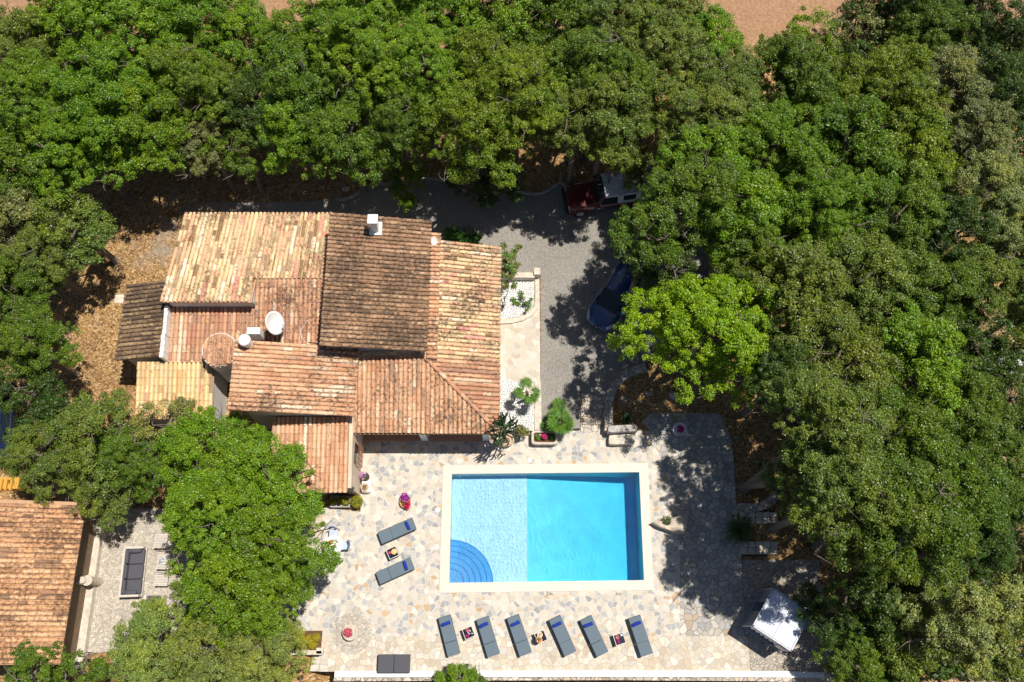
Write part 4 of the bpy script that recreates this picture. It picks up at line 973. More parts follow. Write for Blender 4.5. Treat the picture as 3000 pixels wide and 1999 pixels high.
for i, (Z, h, f_, lb) in enumerate(lsp):
    a = Z(*h, .36); b = Z(*f_, .36); d = a-b; o = LG if i == 0 else copy_tree(LG); c = (a+b)/2
    o.location = (c.x, c.y, 0); rz = math.atan2(-d.x, d.y); o.rotation_euler = (0, 0, rz); o['label'] = 'blue grey '+lb; o.scale = (1, d.length/1.96, 1)
    for ch in o.children:
        if ch.name.startswith('backrest') and i in (2, 3, 6, 7): th_ = R((3.5, 2, 0, 2.5, 0)[i % 5]); ch.rotation_euler = (th_, 0, 0); ch.location = (0, 0, .36*0+.012)
    g = random.Random(i); q = c+d*.31+Vector((g.uniform(-.02, .02), 0, 0)); mb = MB(); rt = rz+g.uniform(-.12, .12)
    U = Vector((math.cos(rt), math.sin(rt), 0)); W_ = Vector((-U.y, U.x, 0)); bend = g.uniform(-.02, .03); q = Vector((q.x, q.y, .465))
    mb.tube([q-U*.205, q-U*.20+Vector((0, 0, .01)), q-U*.07+W_*bend, q+U*.07+W_*bend, q+U*.20, q+U*.205], [.055, .078, .072, .078, .072, .05], 12)
    for w_ in (.045,): mb.tube([q-U*.19-W_*w_, q+U*.2-W_*w_+W_*bend], .04, 8)
    tag(mb.build('rolled_towel', M['blue'], loc=(q.x, q.y, .395), smooth=True), 'rolled royal blue towel on the '+lab_t[i], 'towel', 'rolled blue towels')
# daybed pad pair by the south wall
D = sub(800, 1650, .23375); c = D(1513, 1262, .35); t = thing('double_daybed', (c.x, c.y, 0), 'charcoal double daybed with two square pads against the south wall', 'daybed')
for k in (-1, 1):
    mb = MB(); mb.rbox((c.x+k*.375, c.y, .32), (.735, .80, .12), .03, puff=.01); mb.build('pad', M['cushion_dark'], t)
mb = MB(); mb.box((c.x, c.y, .24), (1.5, .82, .05)); mb.build('frame', M['wicker_dark'], t)
for x in (-.7, .7):
    for y in (-.36, .36): mb = MB(); mb.box((c.x+x, c.y+y, .11), (.06, .06, .22)); mb.build('leg', M['wicker_dark'], t)
# side tables
def make_table():
    t = thing('side_table', (0, 0, 0), 'x', 'side table', 'dark glass side tables by the loungers')
    mb = MB(); mb.box((0, 0, .405), (.44, .44, .012)); mb.build('glass_top', M['slate'], t)
    mb = MB()
    for s in (-1, 1): mb.box((s*.235, 0, .395), (.03, .50, .04)); mb.box((0, s*.235, .395), (.44, .03, .04))
    mb.build('frame', M['palewood'], t)
    mb = MB()
    for s in (-1, 1): mb.box((s*.225, 0, .18), (.02, .43, .33)); mb.box((0, s*.225, .18), (.43, .02, .33))
    mb.build('side_panel', M['wicker_dark'], t); return t
TB = make_table(); tabs = [(Z4(542, 484, .4), R(22), 'between the first two loungers of the south row'), (Z4(1207, 522, .4), R(24), 'between the third and fourth loungers of the south row'), (Z4(1930, 542, .4), R(17), 'left of the right end lounger'), (Z5(1483, 1228, .4), R(25), 'between the two loungers left of the pool')]
for i, (p, rz, lb) in enumerate(tabs):
    o = TB if i == 0 else copy_tree(TB); o.location = (p.x, p.y, 0); o.rotation_euler = (0, 0, rz); o['label'] = 'square dark topped side table '+lb
def item(name, p, col, prof, label, cat, n=16, group=None):
    mb = MB(); mb.lathe((p.x, p.y, p.z), prof, n, col); return tag(mb.build(name, M['vc'], loc=tuple(p)), label, cat, group)
def petals(mb, c, r, n, cols, sz=.03, flat=.5, rng=random):
    for _ in range(n):
        d = Vector((rng.gauss(0, 1), rng.gauss(0, 1), abs(rng.gauss(0, 1))*flat)).normalized()*r*rng.random()**.5
        nn = Vector((rng.gauss(0, .5), rng.gauss(0, .5), 1)).normalized(); t = nn.cross(Vector((rng.gauss(0, 1), rng.gauss(0, 1), 0))).normalized(); b = nn.cross(t); s = sz*rng.uniform(.6, 1.3)
        q = Vector(c)+d; mb.add([q+t*s, q+b*s*.6, q-t*s, q-b*s*.6], [(0, 1, 2, 3)], rng.choice(cols))
MAG = [(.50, .02, .22), (.62, .04, .30), (.40, .01, .16)]; PINK = [(.75, .06, .20), (.65, .03, .10), (.80, .2, .3)]; GRN = [(.06, .16, .02), (.10, .24, .03), (.04, .10, .015)]; YG = [(.36, .34, .02), (.46, .38, .02), (.26, .28, .02)]; PUR = [(.32, .03, .36), (.42, .05, .45), (.25, .02, .28)]
BOWL = [(.05, 0), (.09, .03), (.10, .07), (.085, .07), (.07, .04), (.01, .035)]
def flowers(p, r, cols, n, name, label, sz=.028, parent=None):
    mb = MB(); petals(mb, p, r, n, cols, sz); o = mb.build(name, M['petal'], parent, loc=None if parent else tuple(p))
    return o if parent else tag(o, label, 'flowers')
p = Z4(535, 460, .412); item('bowl', p, (.30, .05, .06), BOWL, 'dark red bowl on the leftmost side table of the south row', 'bowl')
for x, y, lb in ((558, 466, 'top'), (550, 492, 'lower middle'), (576, 490, 'right hand'), (540, 480, 'left hand')): item('glass', Z4(x, y, .412), (.8, .85, .85), [(.03, 0), (.035, .10), (.03, .10), (.025, .01)], '%s one of four small clear glasses on the leftmost side table' % lb, 'glass', 10)
flowers(Z4(530, 508, .43), .075, MAG, 60, 'flower_sprig', 'magenta sprig beside the glasses on the leftmost side table')
p = Z4(1198, 502, .412); item('bowl', p, (.82, .72, .62), [(.06, 0), (.11, .04), (.125, .08), (.11, .08), (.08, .05), (.01, .04)], 'cream fruit bowl on the side table with the bouquet', 'bowl')
mb = MB(); g = random.Random(2)
for k in range(7): mb.blob((p.x+g.uniform(-.05, .05), p.y+g.uniform(-.05, .05), p.z+.07+g.uniform(0, .02)), .035, 8, 6, col=g.choice([(.75, .25, .12), (.8, .4, .15), (.5, .04, .05)]), rough=.03)
tag(mb.build('fruit', M['vc'], loc=tuple(p), smooth=True), 'heap of orange and red fruit in the cream bowl', 'fruit')
p = Z4(1190, 545, .412); v = thing('bouquet', tuple(p), 'mixed bouquet of white, yellow and red flowers on a side table of the south row', 'flowers')
mb = MB(); mb.lathe((p.x, p.y, p.z), [(.05, 0), (.06, .12), (.045, .2)], 12); mb.build('vase', M['dinnerware'], v)
mb = MB(); petals(mb, (p.x, p.y, p.z+.24), .15, 190, GRN+[(.8, .8, .7)]*3+[(.85, .6, .03)]*3+[(.6, .02, .02)]*3+[(.8, .25, .05)]*2+[(.7, .15, .35)], .034); mb.build('blooms', M['petal'], v)
p = Z4(1910, 525, .412); item('bowl', p, (.32, .05, .07), BOWL, 'dark red bowl on the side table left of the right end lounger', 'bowl')
flowers(Z4(1918, 565, .43), .075, MAG, 70, 'flower_sprig', 'magenta sprig on the side table left of the right end lounger')
item('saucer', Z4(1948, 505, .412), (.6, .65, .7), [(.03, 0), (.05, .012), (.02, .012)], 'tiny pale saucer in the corner of the rightmost side table', 'saucer')
p = Z5(1505, 1215, .412); item('bowl', p, (.75, .5, .2), [(.07, 0), (.125, .04), (.135, .07), (.12, .07), (.1, .05), (.01, .06)], 'straw coloured bowl of snacks on the side table left of the pool', 'bowl')
flowers(Z5(1450, 1228, .43), .07, PINK, 60, 'flower_sprig', 'crimson sprig on the side table left of the pool')
# white lids
for k, (x, y, lb) in enumerate(((1552, 1349, 'north of the pool'), (1282, 1494, 'left of the pool, upper one'), (1279, 1603, 'left of the pool, lower one'), (1204, 1511, 'north of the upper lounger'))):
    p = P(x, y); r = .115 if k < 3 else .07; mb = MB(); mb.lathe((p.x, p.y, 0), [(r, 0), (r, .012), (r*.85, .018), (r*.2, .018), (r*.18, .026), (.005, .026)], 28)
    tag(mb.build('access_cover', M['white'], loc=(p.x, p.y, 0)), 'round white access lid in the paving '+lb, 'lid', 'round white lids')
# depth marks painted on the stone
def text(body, p, size, m, name, rz=0, parent=None, rot=None, shear=0):
    cu = bpy.data.curves.new(name, 'FONT'); cu.body = body; cu.size = size; cu.align_x = 'CENTER'; cu.align_y = 'CENTER'; cu.extrude = .002; cu.shear = shear
    o = bpy.data.objects.new('t', cu); dg = bpy.context.evaluated_depsgraph_get(); me = bpy.data.meshes.new_from_object(o); bpy.data.objects.remove(o)
    o = bpy.data.objects.new(name, me); COL.objects.link(o); me.materials.append(m)
    o.location = Vector(p)-(base_of(parent) if parent else Vector()); o.rotation_euler = rot or (0, 0, rz)
    if parent: o.parent = parent
    return o
for b_, x, y in (('2m', 1609, 1740), ('3m', 1811, 1740)):
    tag(text(b_, P(x, y, .006), .27, M['blackplastic'], 'depth_mark'), 'small painted depth mark reading %s below the pool coping' % b_, 'marking')
# garden pots -----------------------------------------------------------------
def leafball(mb, c, r, n, cols, sz=.05, rz=1.0, rng=random):
    for _ in range(n):
        d = Vector((rng.gauss(0, 1), rng.gauss(0, 1), rng.gauss(0, 1))); d.normalize(); d.z = abs(d.z)*1.0 if d.z < -.2 else d.z
        q = Vector(c)+Vector((d.x*r, d.y*r, d.z*r*rz))*rng.uniform(.55, 1.08)
        nn = (d*.6+Vector((rng.gauss(0, .5), rng.gauss(0, .5), .5))).normalized(); t = nn.cross(Vector((rng.gauss(0, 1), rng.gauss(0, 1), rng.gauss(0, 1)))).normalized(); b = nn.cross(t); s = sz*rng.uniform(.6, 1.3)
        mb.add([q+t*s, q+b*s*.5, q-t*s, q-b*s*.5], [(0, 1, 2, 3)], rng.choice(cols))
# big sandstone mortar pot
c = P(1488, 1289, .4); t = thing('stone_pot', (c.x, c.y, 0), 'sandstone mortar planter with a small flowering plant left of the long trough', 'planter')
mb = MB(); mb.rbox((c.x-.14, c.y-.08, .2), (.34, .48, .4), .1); mb.lathe((c.x, c.y, 0), [(.28, 0), (.31, .40), (.25, .44), (.23, .40), (.21, .30), (.02, .29)], 28); mb.build('pot', M['sandstone'], t)
mb = MB(); leafball(mb, (c.x-.02, c.y-.02, .38), .13, 130, GRN+[(.20, .40, .05)]*2, .04); petals(mb, (c.x-.02, c.y, .48), .14, 40, [(.4, .05, .25), (.6, .3, .5)], .03); mb.build('plant', M['leafcol'], t)
# long trough
c = P(1595, 1282, .45); t = thing('stone_trough', (c.x, c.y, 0), 'long rounded white stone trough with pink geraniums beside the fan palms', 'planter')
def trough(t, c, wx, wy, h, th, m, soil='soil'):
    mb = MB(); def_o = MB(); n = 32
    def ring(a, b, z, k=.28):
        return [(c.x+a*math.copysign(abs(math.cos(q))**k*1, math.cos(q)), c.y+b*math.copysign(abs(math.sin(q))**k, math.sin(q)), z) for q in [2*math.pi*i/n for i in range(n)]]
    rs = [ring(wx*.93, wy*.9, 0), ring(wx, wy, h*.7), ring(wx, wy, h-.03), ring(wx-.03, wy-.03, h), ring(wx-th+.02, wy-th+.02, h), ring(wx-th, wy-th, h-.04), ring(wx-th, wy-th, h-.14)]
    vs = sum(rs, []); fs = [(i*n+k, i*n+(k+1) % n, (i+1)*n+(k+1) % n, (i+1)*n+k) for i in range(len(rs)-1) for k in range(n)]+[tuple(range(n-1, -1, -1))]
    mb.add(vs, fs); mb.build('trough', M[m], t, smooth=False); def_o.add(rs[-1], [tuple(range(n))]); def_o.build('soil', M[soil], t)
trough(t, c, .66, .36, .48, .12, 'palestone')
mb = MB()
for k, (dx, cs) in enumerate(((-.32, GRN), (0, GRN), (.35, GRN))): leafball(mb, (c.x+dx, c.y+.02, .42), .15, 120, cs+([(.2, .42, .04)]*2 if k == 0 else []), .045)
mb.build('plant', M['leafcol'], t); mb = MB(); petals(mb, (c.x+.0, c.y+.03, .55), .15, 100, MAG+PINK, .035); petals(mb, (c.x-.22, c.y+.12, .52), .05, 14, [(.85, .4, .45)], .03); mb.build('flowers', M['petal'], t)
# twin white planter against the orange wall
c = D(0, 0); c = Z5(1150, 355, .4); t = thing('twin_planter', (c.x, c.y, 0), 'white stone slab planter with two round holes beside the orange wall', 'planter')
mb = MB(); mb.rbox((c.x+.02, c.y, .2), (.48, .98, .4), .12); mb.build('slab', M['white'], t)
for k, dy in enumerate((.26, -.24)):
    mb = MB(); mb.lathe((c.x-.02, c.y+dy, .39), [(.21, 0), (.21, .035), (.17, .035), (.165, .015), (.01, .012)], 24); mb.build('pot', M['sandstone' if k else 'soil'], t)
mb = MB(); leafball(mb, (c.x-.06, c.y+.27, .50), .18, 150, GRN, .045); petals(mb, (c.x-.12, c.y+.3, .60), .2, 110, PUR+[(.8, .5, .75)]*2, .035); mb.build('flowers', M['leafcol'], t)
mb = MB()
for k in range(40):
    a = random.uniform(0, 6.28); mb.tube([(c.x-.02, c.y-.24, .42), (c.x-.02+math.cos(a)*.08, c.y-.24+math.sin(a)*.08, .5), (c.x-.02+math.cos(a)*.16, c.y-.24+math.sin(a)*.16, .48)], .006, 4, col=random.choice([(.3, .2, .1), (.4, .3, .15), (.2, .2, .06)]))
mb.build('dry_plant', M['leafcol'], t)
# wicker basket of bougainvillea
c = Z5(1642, 590, .2); t = thing('flower_basket', (c.x, c.y, 0), 'round wicker basket with purple and crimson flowers in the middle of the paving', 'planter')
mb = MB(); mb.lathe((c.x, c.y, 0), [(.23, 0), (.31, .2), (.33, .26), (.29, .25), (.26, .12), (.01, .11)], 24, sx=.85); mb.build('basket', simple('straw_wicker', (.60, .36, .15), .8, .25, 30, .5, 60), t)
mb = MB(); mb.tube([(c.x-.27, c.y+.03, .24), (c.x-.12, c.y-.01, .44), (c.x+.08, c.y-.05, .44), (c.x+.26, c.y-.08, .24)], .018, 6); mb.build('handle', M['wood'], t)
mb = MB(); petals(mb, (c.x, c.y+.17, .32), .24, 200, PUR, .04); petals(mb, (c.x+.12, c.y-.2, .28), .20, 150, [(.55, .01, .05), (.62, .02, .10), (.45, .01, .12)], .04); petals(mb, (c.x-.02, c.y-.12, .27), .13, 50, GRN+[(.3, .3, .05)], .04); mb.build('flowers', M['petal'], t)
# round stone bowl on the pebble circle
c = D(965, 870, .35); t = thing('stone_bowl', (c.x, c.y, 0), 'round pale stone bowl with red flowers on the pebble circle', 'planter')
mb = MB(); mb.lathe((c.x, c.y, 0), [(.30, 0), (.37, .30), (.36, .36), (.30, .37), (.26, .33), (.01, .31)], 36); mb.build('bowl', M['palestone'], t)
mb = MB(); leafball(mb, (c.x-.08, c.y-.01, .36), .20, 170, GRN, .04, .5); petals(mb, (c.x-.08, c.y, .42), .24, 170, PINK+[(.8, .15, .25)]*2, .032); mb.build('flowers', M['petal'], t)
# dark trough with yellow shrubs, and the round yellow bush
c = Z5(830, 590, .35); t = thing('square_trough', (c.x, c.y, 0), 'grey rimmed trough of yellow green shrubs in the shade of the south room', 'planter')
mb = MB()
for dx, dy, sx, sy in ((-.46, 0, .07, .5), (.46, 0, .07, .5), (0, .25, .99, .07), (0, -.25, .99, .07)): mb.rbox((c.x+dx, c.y+dy, .17), (sx, sy, .34), .015)
mb.box((c.x, c.y, .14), (.86, .44, .28)); mb.build('trough', M['greystone'], t)
mb = MB()
for dx, r in ((-.3, .18), (.02, .2), (.3, .23)): leafball(mb, (c.x+dx, c.y+random.uniform(-.03, .05), .42), r, 420, YG+[(.12, .16, .02)]*2, .035)
mb.build('shrub', M['leafcol'], t)
c = Z5(1048, 598, .4); t = thing('round_bush', (c.x, c.y, 0), 'clipped round yellow green bush at the corner of the south room', 'bush')
mb = MB(); mb.lathe((c.x, c.y, 0), [(.14, 0), (.2, .28), (.17, .28), (.16, .24), (.01, .24)], 18); mb.build('pot', M['terra'], t)
mb = MB(); leafball(mb, (c.x, c.y, .48), .31, 1300, YG+[(.14, .17, .02)], .032, .8); mb.blob((c.x, c.y, .48), .24, col=(.10, .12, .02)); mb.build('foliage', M['leafcol'], t)
# yellow bush in its stone bed at bottom left
c = D(420, 975, .4); t = thing('flower_bed', (c.x, c.y, 0), 'small stone edged bed with a yellow green bush at the bottom left of the terrace', 'flower bed')
mb = MB()
for dx, dy, sx, sy in ((-.95, .28, .45, .3), (0, -.52, 1.5, .22), (.6, -.45, .35, .3)): mb.rbox((c.x+dx, c.y+dy, .12), (sx, sy, .3), .04)
mb.build('stone_edge', M['palestone'], t)
mb = MB(); mb.box((c.x, c.y, .05), (1.25, .9, .1)); mb.build('soil', M['soil'], t)
mb = MB()
for k in range(9): leafball(mb, (c.x+random.uniform(-.45, .45), c.y+random.uniform(-.22, .25), .25+random.uniform(0, .2)), .22, 330, YG+[(.5, .36, .02)], .033)
for k in range(3): leafball(mb, (c.x-.65+k*.12, c.y-.2, .2), .15, 130, GRN, .04)
mb.build('bush', M['leafcol'], t)
# steps bottom left
for k in range(2):
    q = [P(x, y, .02) for x, y in ((915-k*6, 1925+k*22), (936, 1925+k*22), (936, 1946+k*22), (910-k*6, 1946+k*22))]
    mb = MB(); mb.prism([(v.x, v.y) for v in q][::-1], -.3, .0-k*.12); struct(mb, 'steps', M['palestone'], bevel=.02)
# fluted bowl of magenta flowers
c = P(1991, 1258, .25); t = thing('fluted_bowl', (c.x, c.y, 0), 'pale fluted bowl of magenta flowers on the shaded round end of the terrace', 'planter')
mb = MB(); wb = lambda k: 1+.05*math.cos(k*math.pi); mb.lathe((c.x, c.y, 0), [(.2, 0), (.24, .12), (.36, .26), (.36, .30), (.28, .27), (.01, .22)], 40, wob=lambda k: 1+.05*(1 if k % 2 else -1)); mb.build('bowl', simple('grey_white_stone', (.74, .75, .80), .8, .06), t)
mb = MB(); petals(mb, (c.x+.02, c.y-.01, .34), .19, 190, MAG+[(.7, .03, .35)], .04); mb.build('flowers', M['petal'], t)
# stone bench
a = P(1778, 1262, .5); c = P(1822, 1275, .4); t = thing('stone_bench', (c.x, c.y, 0), 'massive rough stone bench with a lichened back slab by the steps', 'bench')
g = random.Random(9)
def rough_slab(mb, cx, cy, z0, z1, lx, ly, rz, k=.05):
    n = 18; pts = []
    for i in range(n):
        q = 2*math.pi*i/n; x = math.copysign(abs(math.cos(q))**.3, math.cos(q))*lx/2*(1+g.uniform(-k, k)); y = math.copysign(abs(math.sin(q))**.3, math.sin(q))*ly/2*(1+g.uniform(-k, k)); pts.append((cx+x*math.cos(rz)-y*math.sin(rz), cy+x*math.sin(rz)+y*math.cos(rz)))
    mb.prism(pts, z0, z1)
mb = MB(); rough_slab(mb, c.x+.0, c.y-.22, 0, .42, 1.35, .5, .03); mb.build('seat', M['palestone'], t, bevel=.04)
mb = MB(); rough_slab(mb, c.x, c.y+.26, 0, .78, 1.5, .36, .05); mb.build('back', M['greystone'], t, bevel=.05)
# white rock with plant
c = P(1965, 1538, .3); g = random.Random(4); t = thing('rock', (c.x, c.y, 0), 'pointed pale boulder with a potted plant right of the pool', 'rock')
out = [(1907, 1532), (1925, 1526), (1950, 1530), (1972, 1518), (1990, 1512), (2006, 1507), (2013, 1514), (2011, 1535), (2011, 1550), (2002, 1564), (1985, 1563), (1962, 1556), (1935, 1546)]
mb = MB(); q = [P(x, y, .32) for x, y in out][::-1]; mb.prism([(v.x, v.y) for v in q], -.02, .32, zf=lambda x, y: .5+.05*math.sin(x*9+y*5)+.04*g.random()); mb.build('boulder', M['rock'], t, bevel=.05)
p = P(1955, 1530, .4); mb = MB(); mb.lathe((p.x, p.y, .3), [(.12, 0), (.16, .2), (.13, .2), (.12, .16), (.01, .15)], 18); mb.build('pot', M['soil'], t)
mb = MB(); leafball(mb, (p.x-.05, p.y+.08, .5), .24, 260, [(.05, .10, .03), (.09, .14, .05), (.12, .15, .07)], .04, .5); mb.build('plant', M['leafcol'], t)
# boulders in the litter bed and under the trees
for i, (x, y, r, lb) in enumerate(((1901, 1152, .2, 'small grey boulder on the leaf litter, nearer the curved wall'), (1977, 1157, .33, 'larger grey boulder on the leaf litter under the lime green tree'), (2950, 1075, .75, 'pale white boulder glimpsed between the trees at the right edge'), (2470, 1895, .3, 'grey boulder in the shade right of the east wall'), (835, 430, .28, 'grey boulder in the litter north of the tall block'), (1014, 556, .24, 'dark rock beside the kerb north of the house'))):
    p = P(x, y, UP if y < 1300 else 0); g = random.Random(i); mb = MB(); mb.blob((p.x, p.y, gz(p.x, p.y)+.1), (r, r*.75, r*.7), 12, 8, rough=.13, rng=g)
    tag(mb.build('boulder', M['white'] if i == 2 else M['greystone'], loc=(p.x, p.y, gz(p.x, p.y)), subsurf=1), lb, 'boulder')
for (x, y, r, z, nm, lb, m) in ((350, 877, .27, .25, 'manhole_cover', 'small square stone cover in the litter west of the lean-to roof', 'palestone'),):
    p = P(x, y, z); mb = MB(); mb.rbox((p.x, p.y, .28), (.5, .5, .08), .03); tag(mb.build(nm, M[m], loc=(p.x, p.y, .24)), lb, 'cover')
p = P(1927, 566, .9); t = thing('stone_table', (p.x, p.y, UP), 'round pale stone table behind the off-roader', 'table'); mb = MB(); mb.lathe((p.x, p.y, 0), [(.27, .9), (.29, .93), (.29, .97), (.26, .99), (.01, .99)], 28); mb.build('top', M['palestone'], t)
mb = MB(); mb.lathe((p.x, p.y, 0), [(.2, UP), (.14, .5), (.14, .8), (.2, .9)], 18); mb.build('pedestal', M['palestone'], t)
# wooden stump beside the steps
p = P(1702, 1180, UP+.15); mb = MB(); mb.tube([(p.x, p.y-.1, UP+.1), (p.x+.05, p.y+.16, UP+.14)], [.11, .09], 10); tag(mb.build('log', M['wood'], loc=(p.x, p.y, UP)), 'short split log at the left side of the upper steps', 'log')
# hose
mb = MB(); g = random.Random(3); c = P(1048, 1999, -1.3); mb.tube([(c.x+math.cos(a*.5)*(.35+.03*math.sin(a*3)), c.y+math.sin(a*.5)*.25, -1.25+.004*a) for a in range(50)], .02, 6)
tag(mb.build('garden_hose', M['petrol'], loc=(c.x, c.y, -1.3)), 'coiled green garden hose at the bottom edge outside the wall', 'hose')
# litter patch and slope beyond the south wall at the left
# ---------------------------------------------------------------- plants
def fanleaf(mb, base, tip, r, cols, n=26, rng=random, droop=.18):
    base = Vector(base); tip = Vector(tip); d = (tip-base).normalized(); s = d.cross(Vector((0, 0, 1))); s = s.normalized() if s.length > .01 else Vector((1, 0, 0)); u = s.cross(d).normalized()
    if u.z < 0: u = -u
    mb.tube([base, tip], .012, 5, col=(.10, .17, .04))
    for k in range(n):
        a = (k/(n-1)-.5)*math.radians(300); v = (d*math.cos(a)+s*math.sin(a)); rr = r*rng.uniform(.85, 1.05)*(1-.12*abs(a)/2.6); w_ = r*.052; sd = v.cross(u)
        m_ = tip+v*rr*.6+u*.01; e = tip+v*rr-Vector((0, 0, droop*rr)); c = rng.choice(cols)
        mb.add([tip, m_+sd*w_, m_-sd*w_, e], [(0, 1, 2), (1, 3, 2)], c)
FP = [(.07, .17, .02), (.10, .24, .03), (.05, .12, .02)]
def fanpalm(c, z, R_, label, n=9, stemh=.6, seed=0, lr=.5, trunk=True, up=.6, nm='fan_palm'):
    g = random.Random(seed); t = thing(nm, (c.x, c.y, z), label, 'palm'); top = Vector((c.x, c.y, z+stemh))
    if trunk:
        mb = MB(); mb.tube([(c.x, c.y, z), (c.x+.02, c.y, z+stemh*.5), top], [.10, .09, .08], 10); mb.build('trunk', M['palmtrunk'], t)
    mb = MB()
    for k in range(n):
        a = 2*math.pi*k/n*1.0+g.uniform(-.25, .25)+(.7 if k % 2 else 0); e = g.uniform(.3, 1)*up; d = Vector((math.cos(a)*(1-e*.4), math.sin(a)*(1-e*.4), e)).normalized()
        fanleaf(mb, top, top+d*R_*g.uniform(.7, 1.0), lr, FP+[(.16, .30, .03)], rng=g)
    mb.build('fronds', M['leafcol'], t); return t
fanpalm(P(1640, 1240, .9), 0.1, .50, 'large fan palm with dense round leaves right of the long trough', 11, .9, 1, .50)
fanpalm(P(1612, 1245, .5), 0.05, .28, 'smaller lime centred fan palm behind the long trough', 7, .4, 2, .36)
fanpalm(P(1638, 1190, .8), UP, .22, 'fan palm sprouting above the large one by the drive', 5, .45, 6, .34, False)
fanpalm(P(1543, 1160, 1.0), UP+.09, .5, 'spiky palm with a brown trunk standing on the lower white pebble bed', 7, 1.3, 4, .42)
def pinnate(c, z, Rr, n, label, nm, cols, seed=0, lift=.5, h=.3, w_=.10, lf=16):
    g = random.Random(seed); t = thing(nm, (c.x, c.y, z), label, 'palm'); mb = MB(); mb.tube([(c.x, c.y, z), (c.x, c.y, z+h)], [.13, .1], 10); mb.build('trunk', M['palmtrunk'], t); mb = MB()
    for k in range(n):
        a = 2*math.pi*k/n+g.uniform(-.12, .12); rr = Rr*g.uniform(.75, 1.05); li = lift*g.uniform(.5, 1.3); pts = []
        for i in range(lf+1):
            q = i/lf; pts.append(Vector((c.x+math.cos(a)*rr*q, c.y+math.sin(a)*rr*q, z+h+li*(math.sin(q*2.6))*rr)))
        col = g.choice(cols); s = Vector((-math.sin(a), math.cos(a), 0))
        mb.tube(pts[::4], .01, 4, col=col)
        for i in range(1, lf+1):
            wl = w_*math.sin(min(1, i/lf*1.0+.12)*math.pi*.93)+.02; dd = (pts[i]-pts[i-1]).normalized(); wd = (pts[i]-pts[i-1]).length*.32
            for sg in (-1, 1):
                e = pts[i]+s*sg*wl+dd*wl*.6-Vector((0, 0, wl*.2)); mb.add([pts[i]-dd*wd, pts[i]+dd*wd, e], [(0, 1, 2)], col)
    mb.build('fronds', M['leafcol'], t); return t
pinnate(P(2168, 1552, .6), 0, .85, 30, 'dark green cycad with radiating fronds beside the east steps', 'cycad', [(.025, .075, .012), (.04, .10, .015), (.06, .13, .02)], 1, .3, .5, .17, 22)
pinnate(P(1834, 1226, .5), .1, .42, 18, 'small dark cycad behind the stone bench', 'cycad', [(.02, .06, .015), (.03, .08, .02)], 2, .3, .2, .09)
# euphorbia cactus
c = P(1478, 1262, 0); c.x = -.38; c.y = 9.0; g = random.Random(12); t = thing('candelabra_cactus', (c.x, c.y, 0), 'tall branching green cactus at the south east corner of the tiled roof', 'cactus')
mb = MB(); top = 3.0
mb.tube([(c.x, c.y, 0), (c.x, c.y+.02, 1.5), (c.x-.02, c.y+.05, 2.9)], [.09, .085, .07], 8, col=(.08, .14, .06))
CG = [(.07, .13, .05), (.10, .17, .07), (.05, .10, .04), (.12, .17, .05)]
for k in range(34):
    z0 = g.uniform(.9, 3.2); a = g.uniform(0, 2*math.pi); r = g.uniform(.3, .85)*(1.1-.18*z0/3); h = g.uniform(.5, 1.2); d = Vector((math.cos(a), math.sin(a), 0)); b0 = Vector((c.x, c.y+.03, z0))
    p1 = b0+d*r*.5+Vector((0, 0, .12)); p2 = b0+d*r*.9+Vector((0, 0, h*.4)); p3 = p2+Vector((g.uniform(-.1, .1), g.uniform(-.1, .1), h*.6)); col = g.choice(CG)
    mb.tube([b0, p1, p2, p3], [.035, .04, .04, .022], 6, col=col)
    for j in range(2):
        a2 = a+g.uniform(-1.2, 1.2); q = p1.lerp(p2, g.random()); e = q+Vector((math.cos(a2)*.2, math.sin(a2)*.2, .1)); mb.tube([q, e, e+Vector((math.cos(a2)*.05, math.sin(a2)*.05, g.uniform(.2, .45)))], [.03, .03, .016], 5, col=g.choice(CG))
mb.build('stems', M['leafcol'], t)
# magnolia like shrub at the east wing
def rosette(mb, c, r, n, cols, g, w_=.30, up=.35):
    for k in range(n):
        a = 2*math.pi*k/n+g.uniform(-.3, .3); rr = r*g.uniform(.6, 1.1); d = Vector((math.cos(a), math.sin(a), g.uniform(-.1, up))); s = Vector((-math.sin(a), math.cos(a), 0)); col = g.choice(cols); c = Vector(c)
        m_ = c+d*rr*.5+Vector((0, 0, .03)); e = c+d*rr-Vector((0, 0, .04)); mb.add([c, m_+s*rr*w_*.5, e, m_-s*rr*w_*.5], [(0, 1, 2, 3)], col)
def broadleaf(pts, label, z, r, cols, seed, nm='magnolia', cat='shrub', zt=(1.6, 2.6), nl=9):
    g = random.Random(seed); q = [P(x, y, g.uniform(*zt)) for x, y in pts]; b = P(*pts[len(pts)//2], z); b = Vector((sum(v.x for v in q)/len(q), sum(v.y for v in q)/len(q), z)); t = thing(nm, tuple(b), label, cat)
    mb = MB()
    for v in q: mb.tube([b, b.lerp(v, .5)+Vector((g.uniform(-.1, .1), g.uniform(-.1, .1), 0)), v], [.03, .025, .015], 6)
    mb.build('stem', M['bark'], t); mb = MB()
    for v in q:
        for k in range(3): rosette(mb, v+Vector((g.uniform(-.08, .08), g.uniform(-.08, .08), k*.06-.06)), r, nl, cols, g)
    mb.build('foliage', M['leafcol'], t); return t
broadleaf([(1475, 722), (1478, 745), (1503, 740), (1518, 724), (1495, 760), (1480, 770), (1485, 790), (1500, 785), (1512, 775), (1505, 800), (1508, 835), (1495, 812), (1472, 805), (1490, 778), (1500, 750), (1478, 835)], 'glossy large leaved shrub beside the north east corner of the tiled roof', UP, .26, [(.07, .17, .02), (.13, .25, .03), (.05, .12, .015), (.2, .24, .05), (.22, .12, .04)], 3)
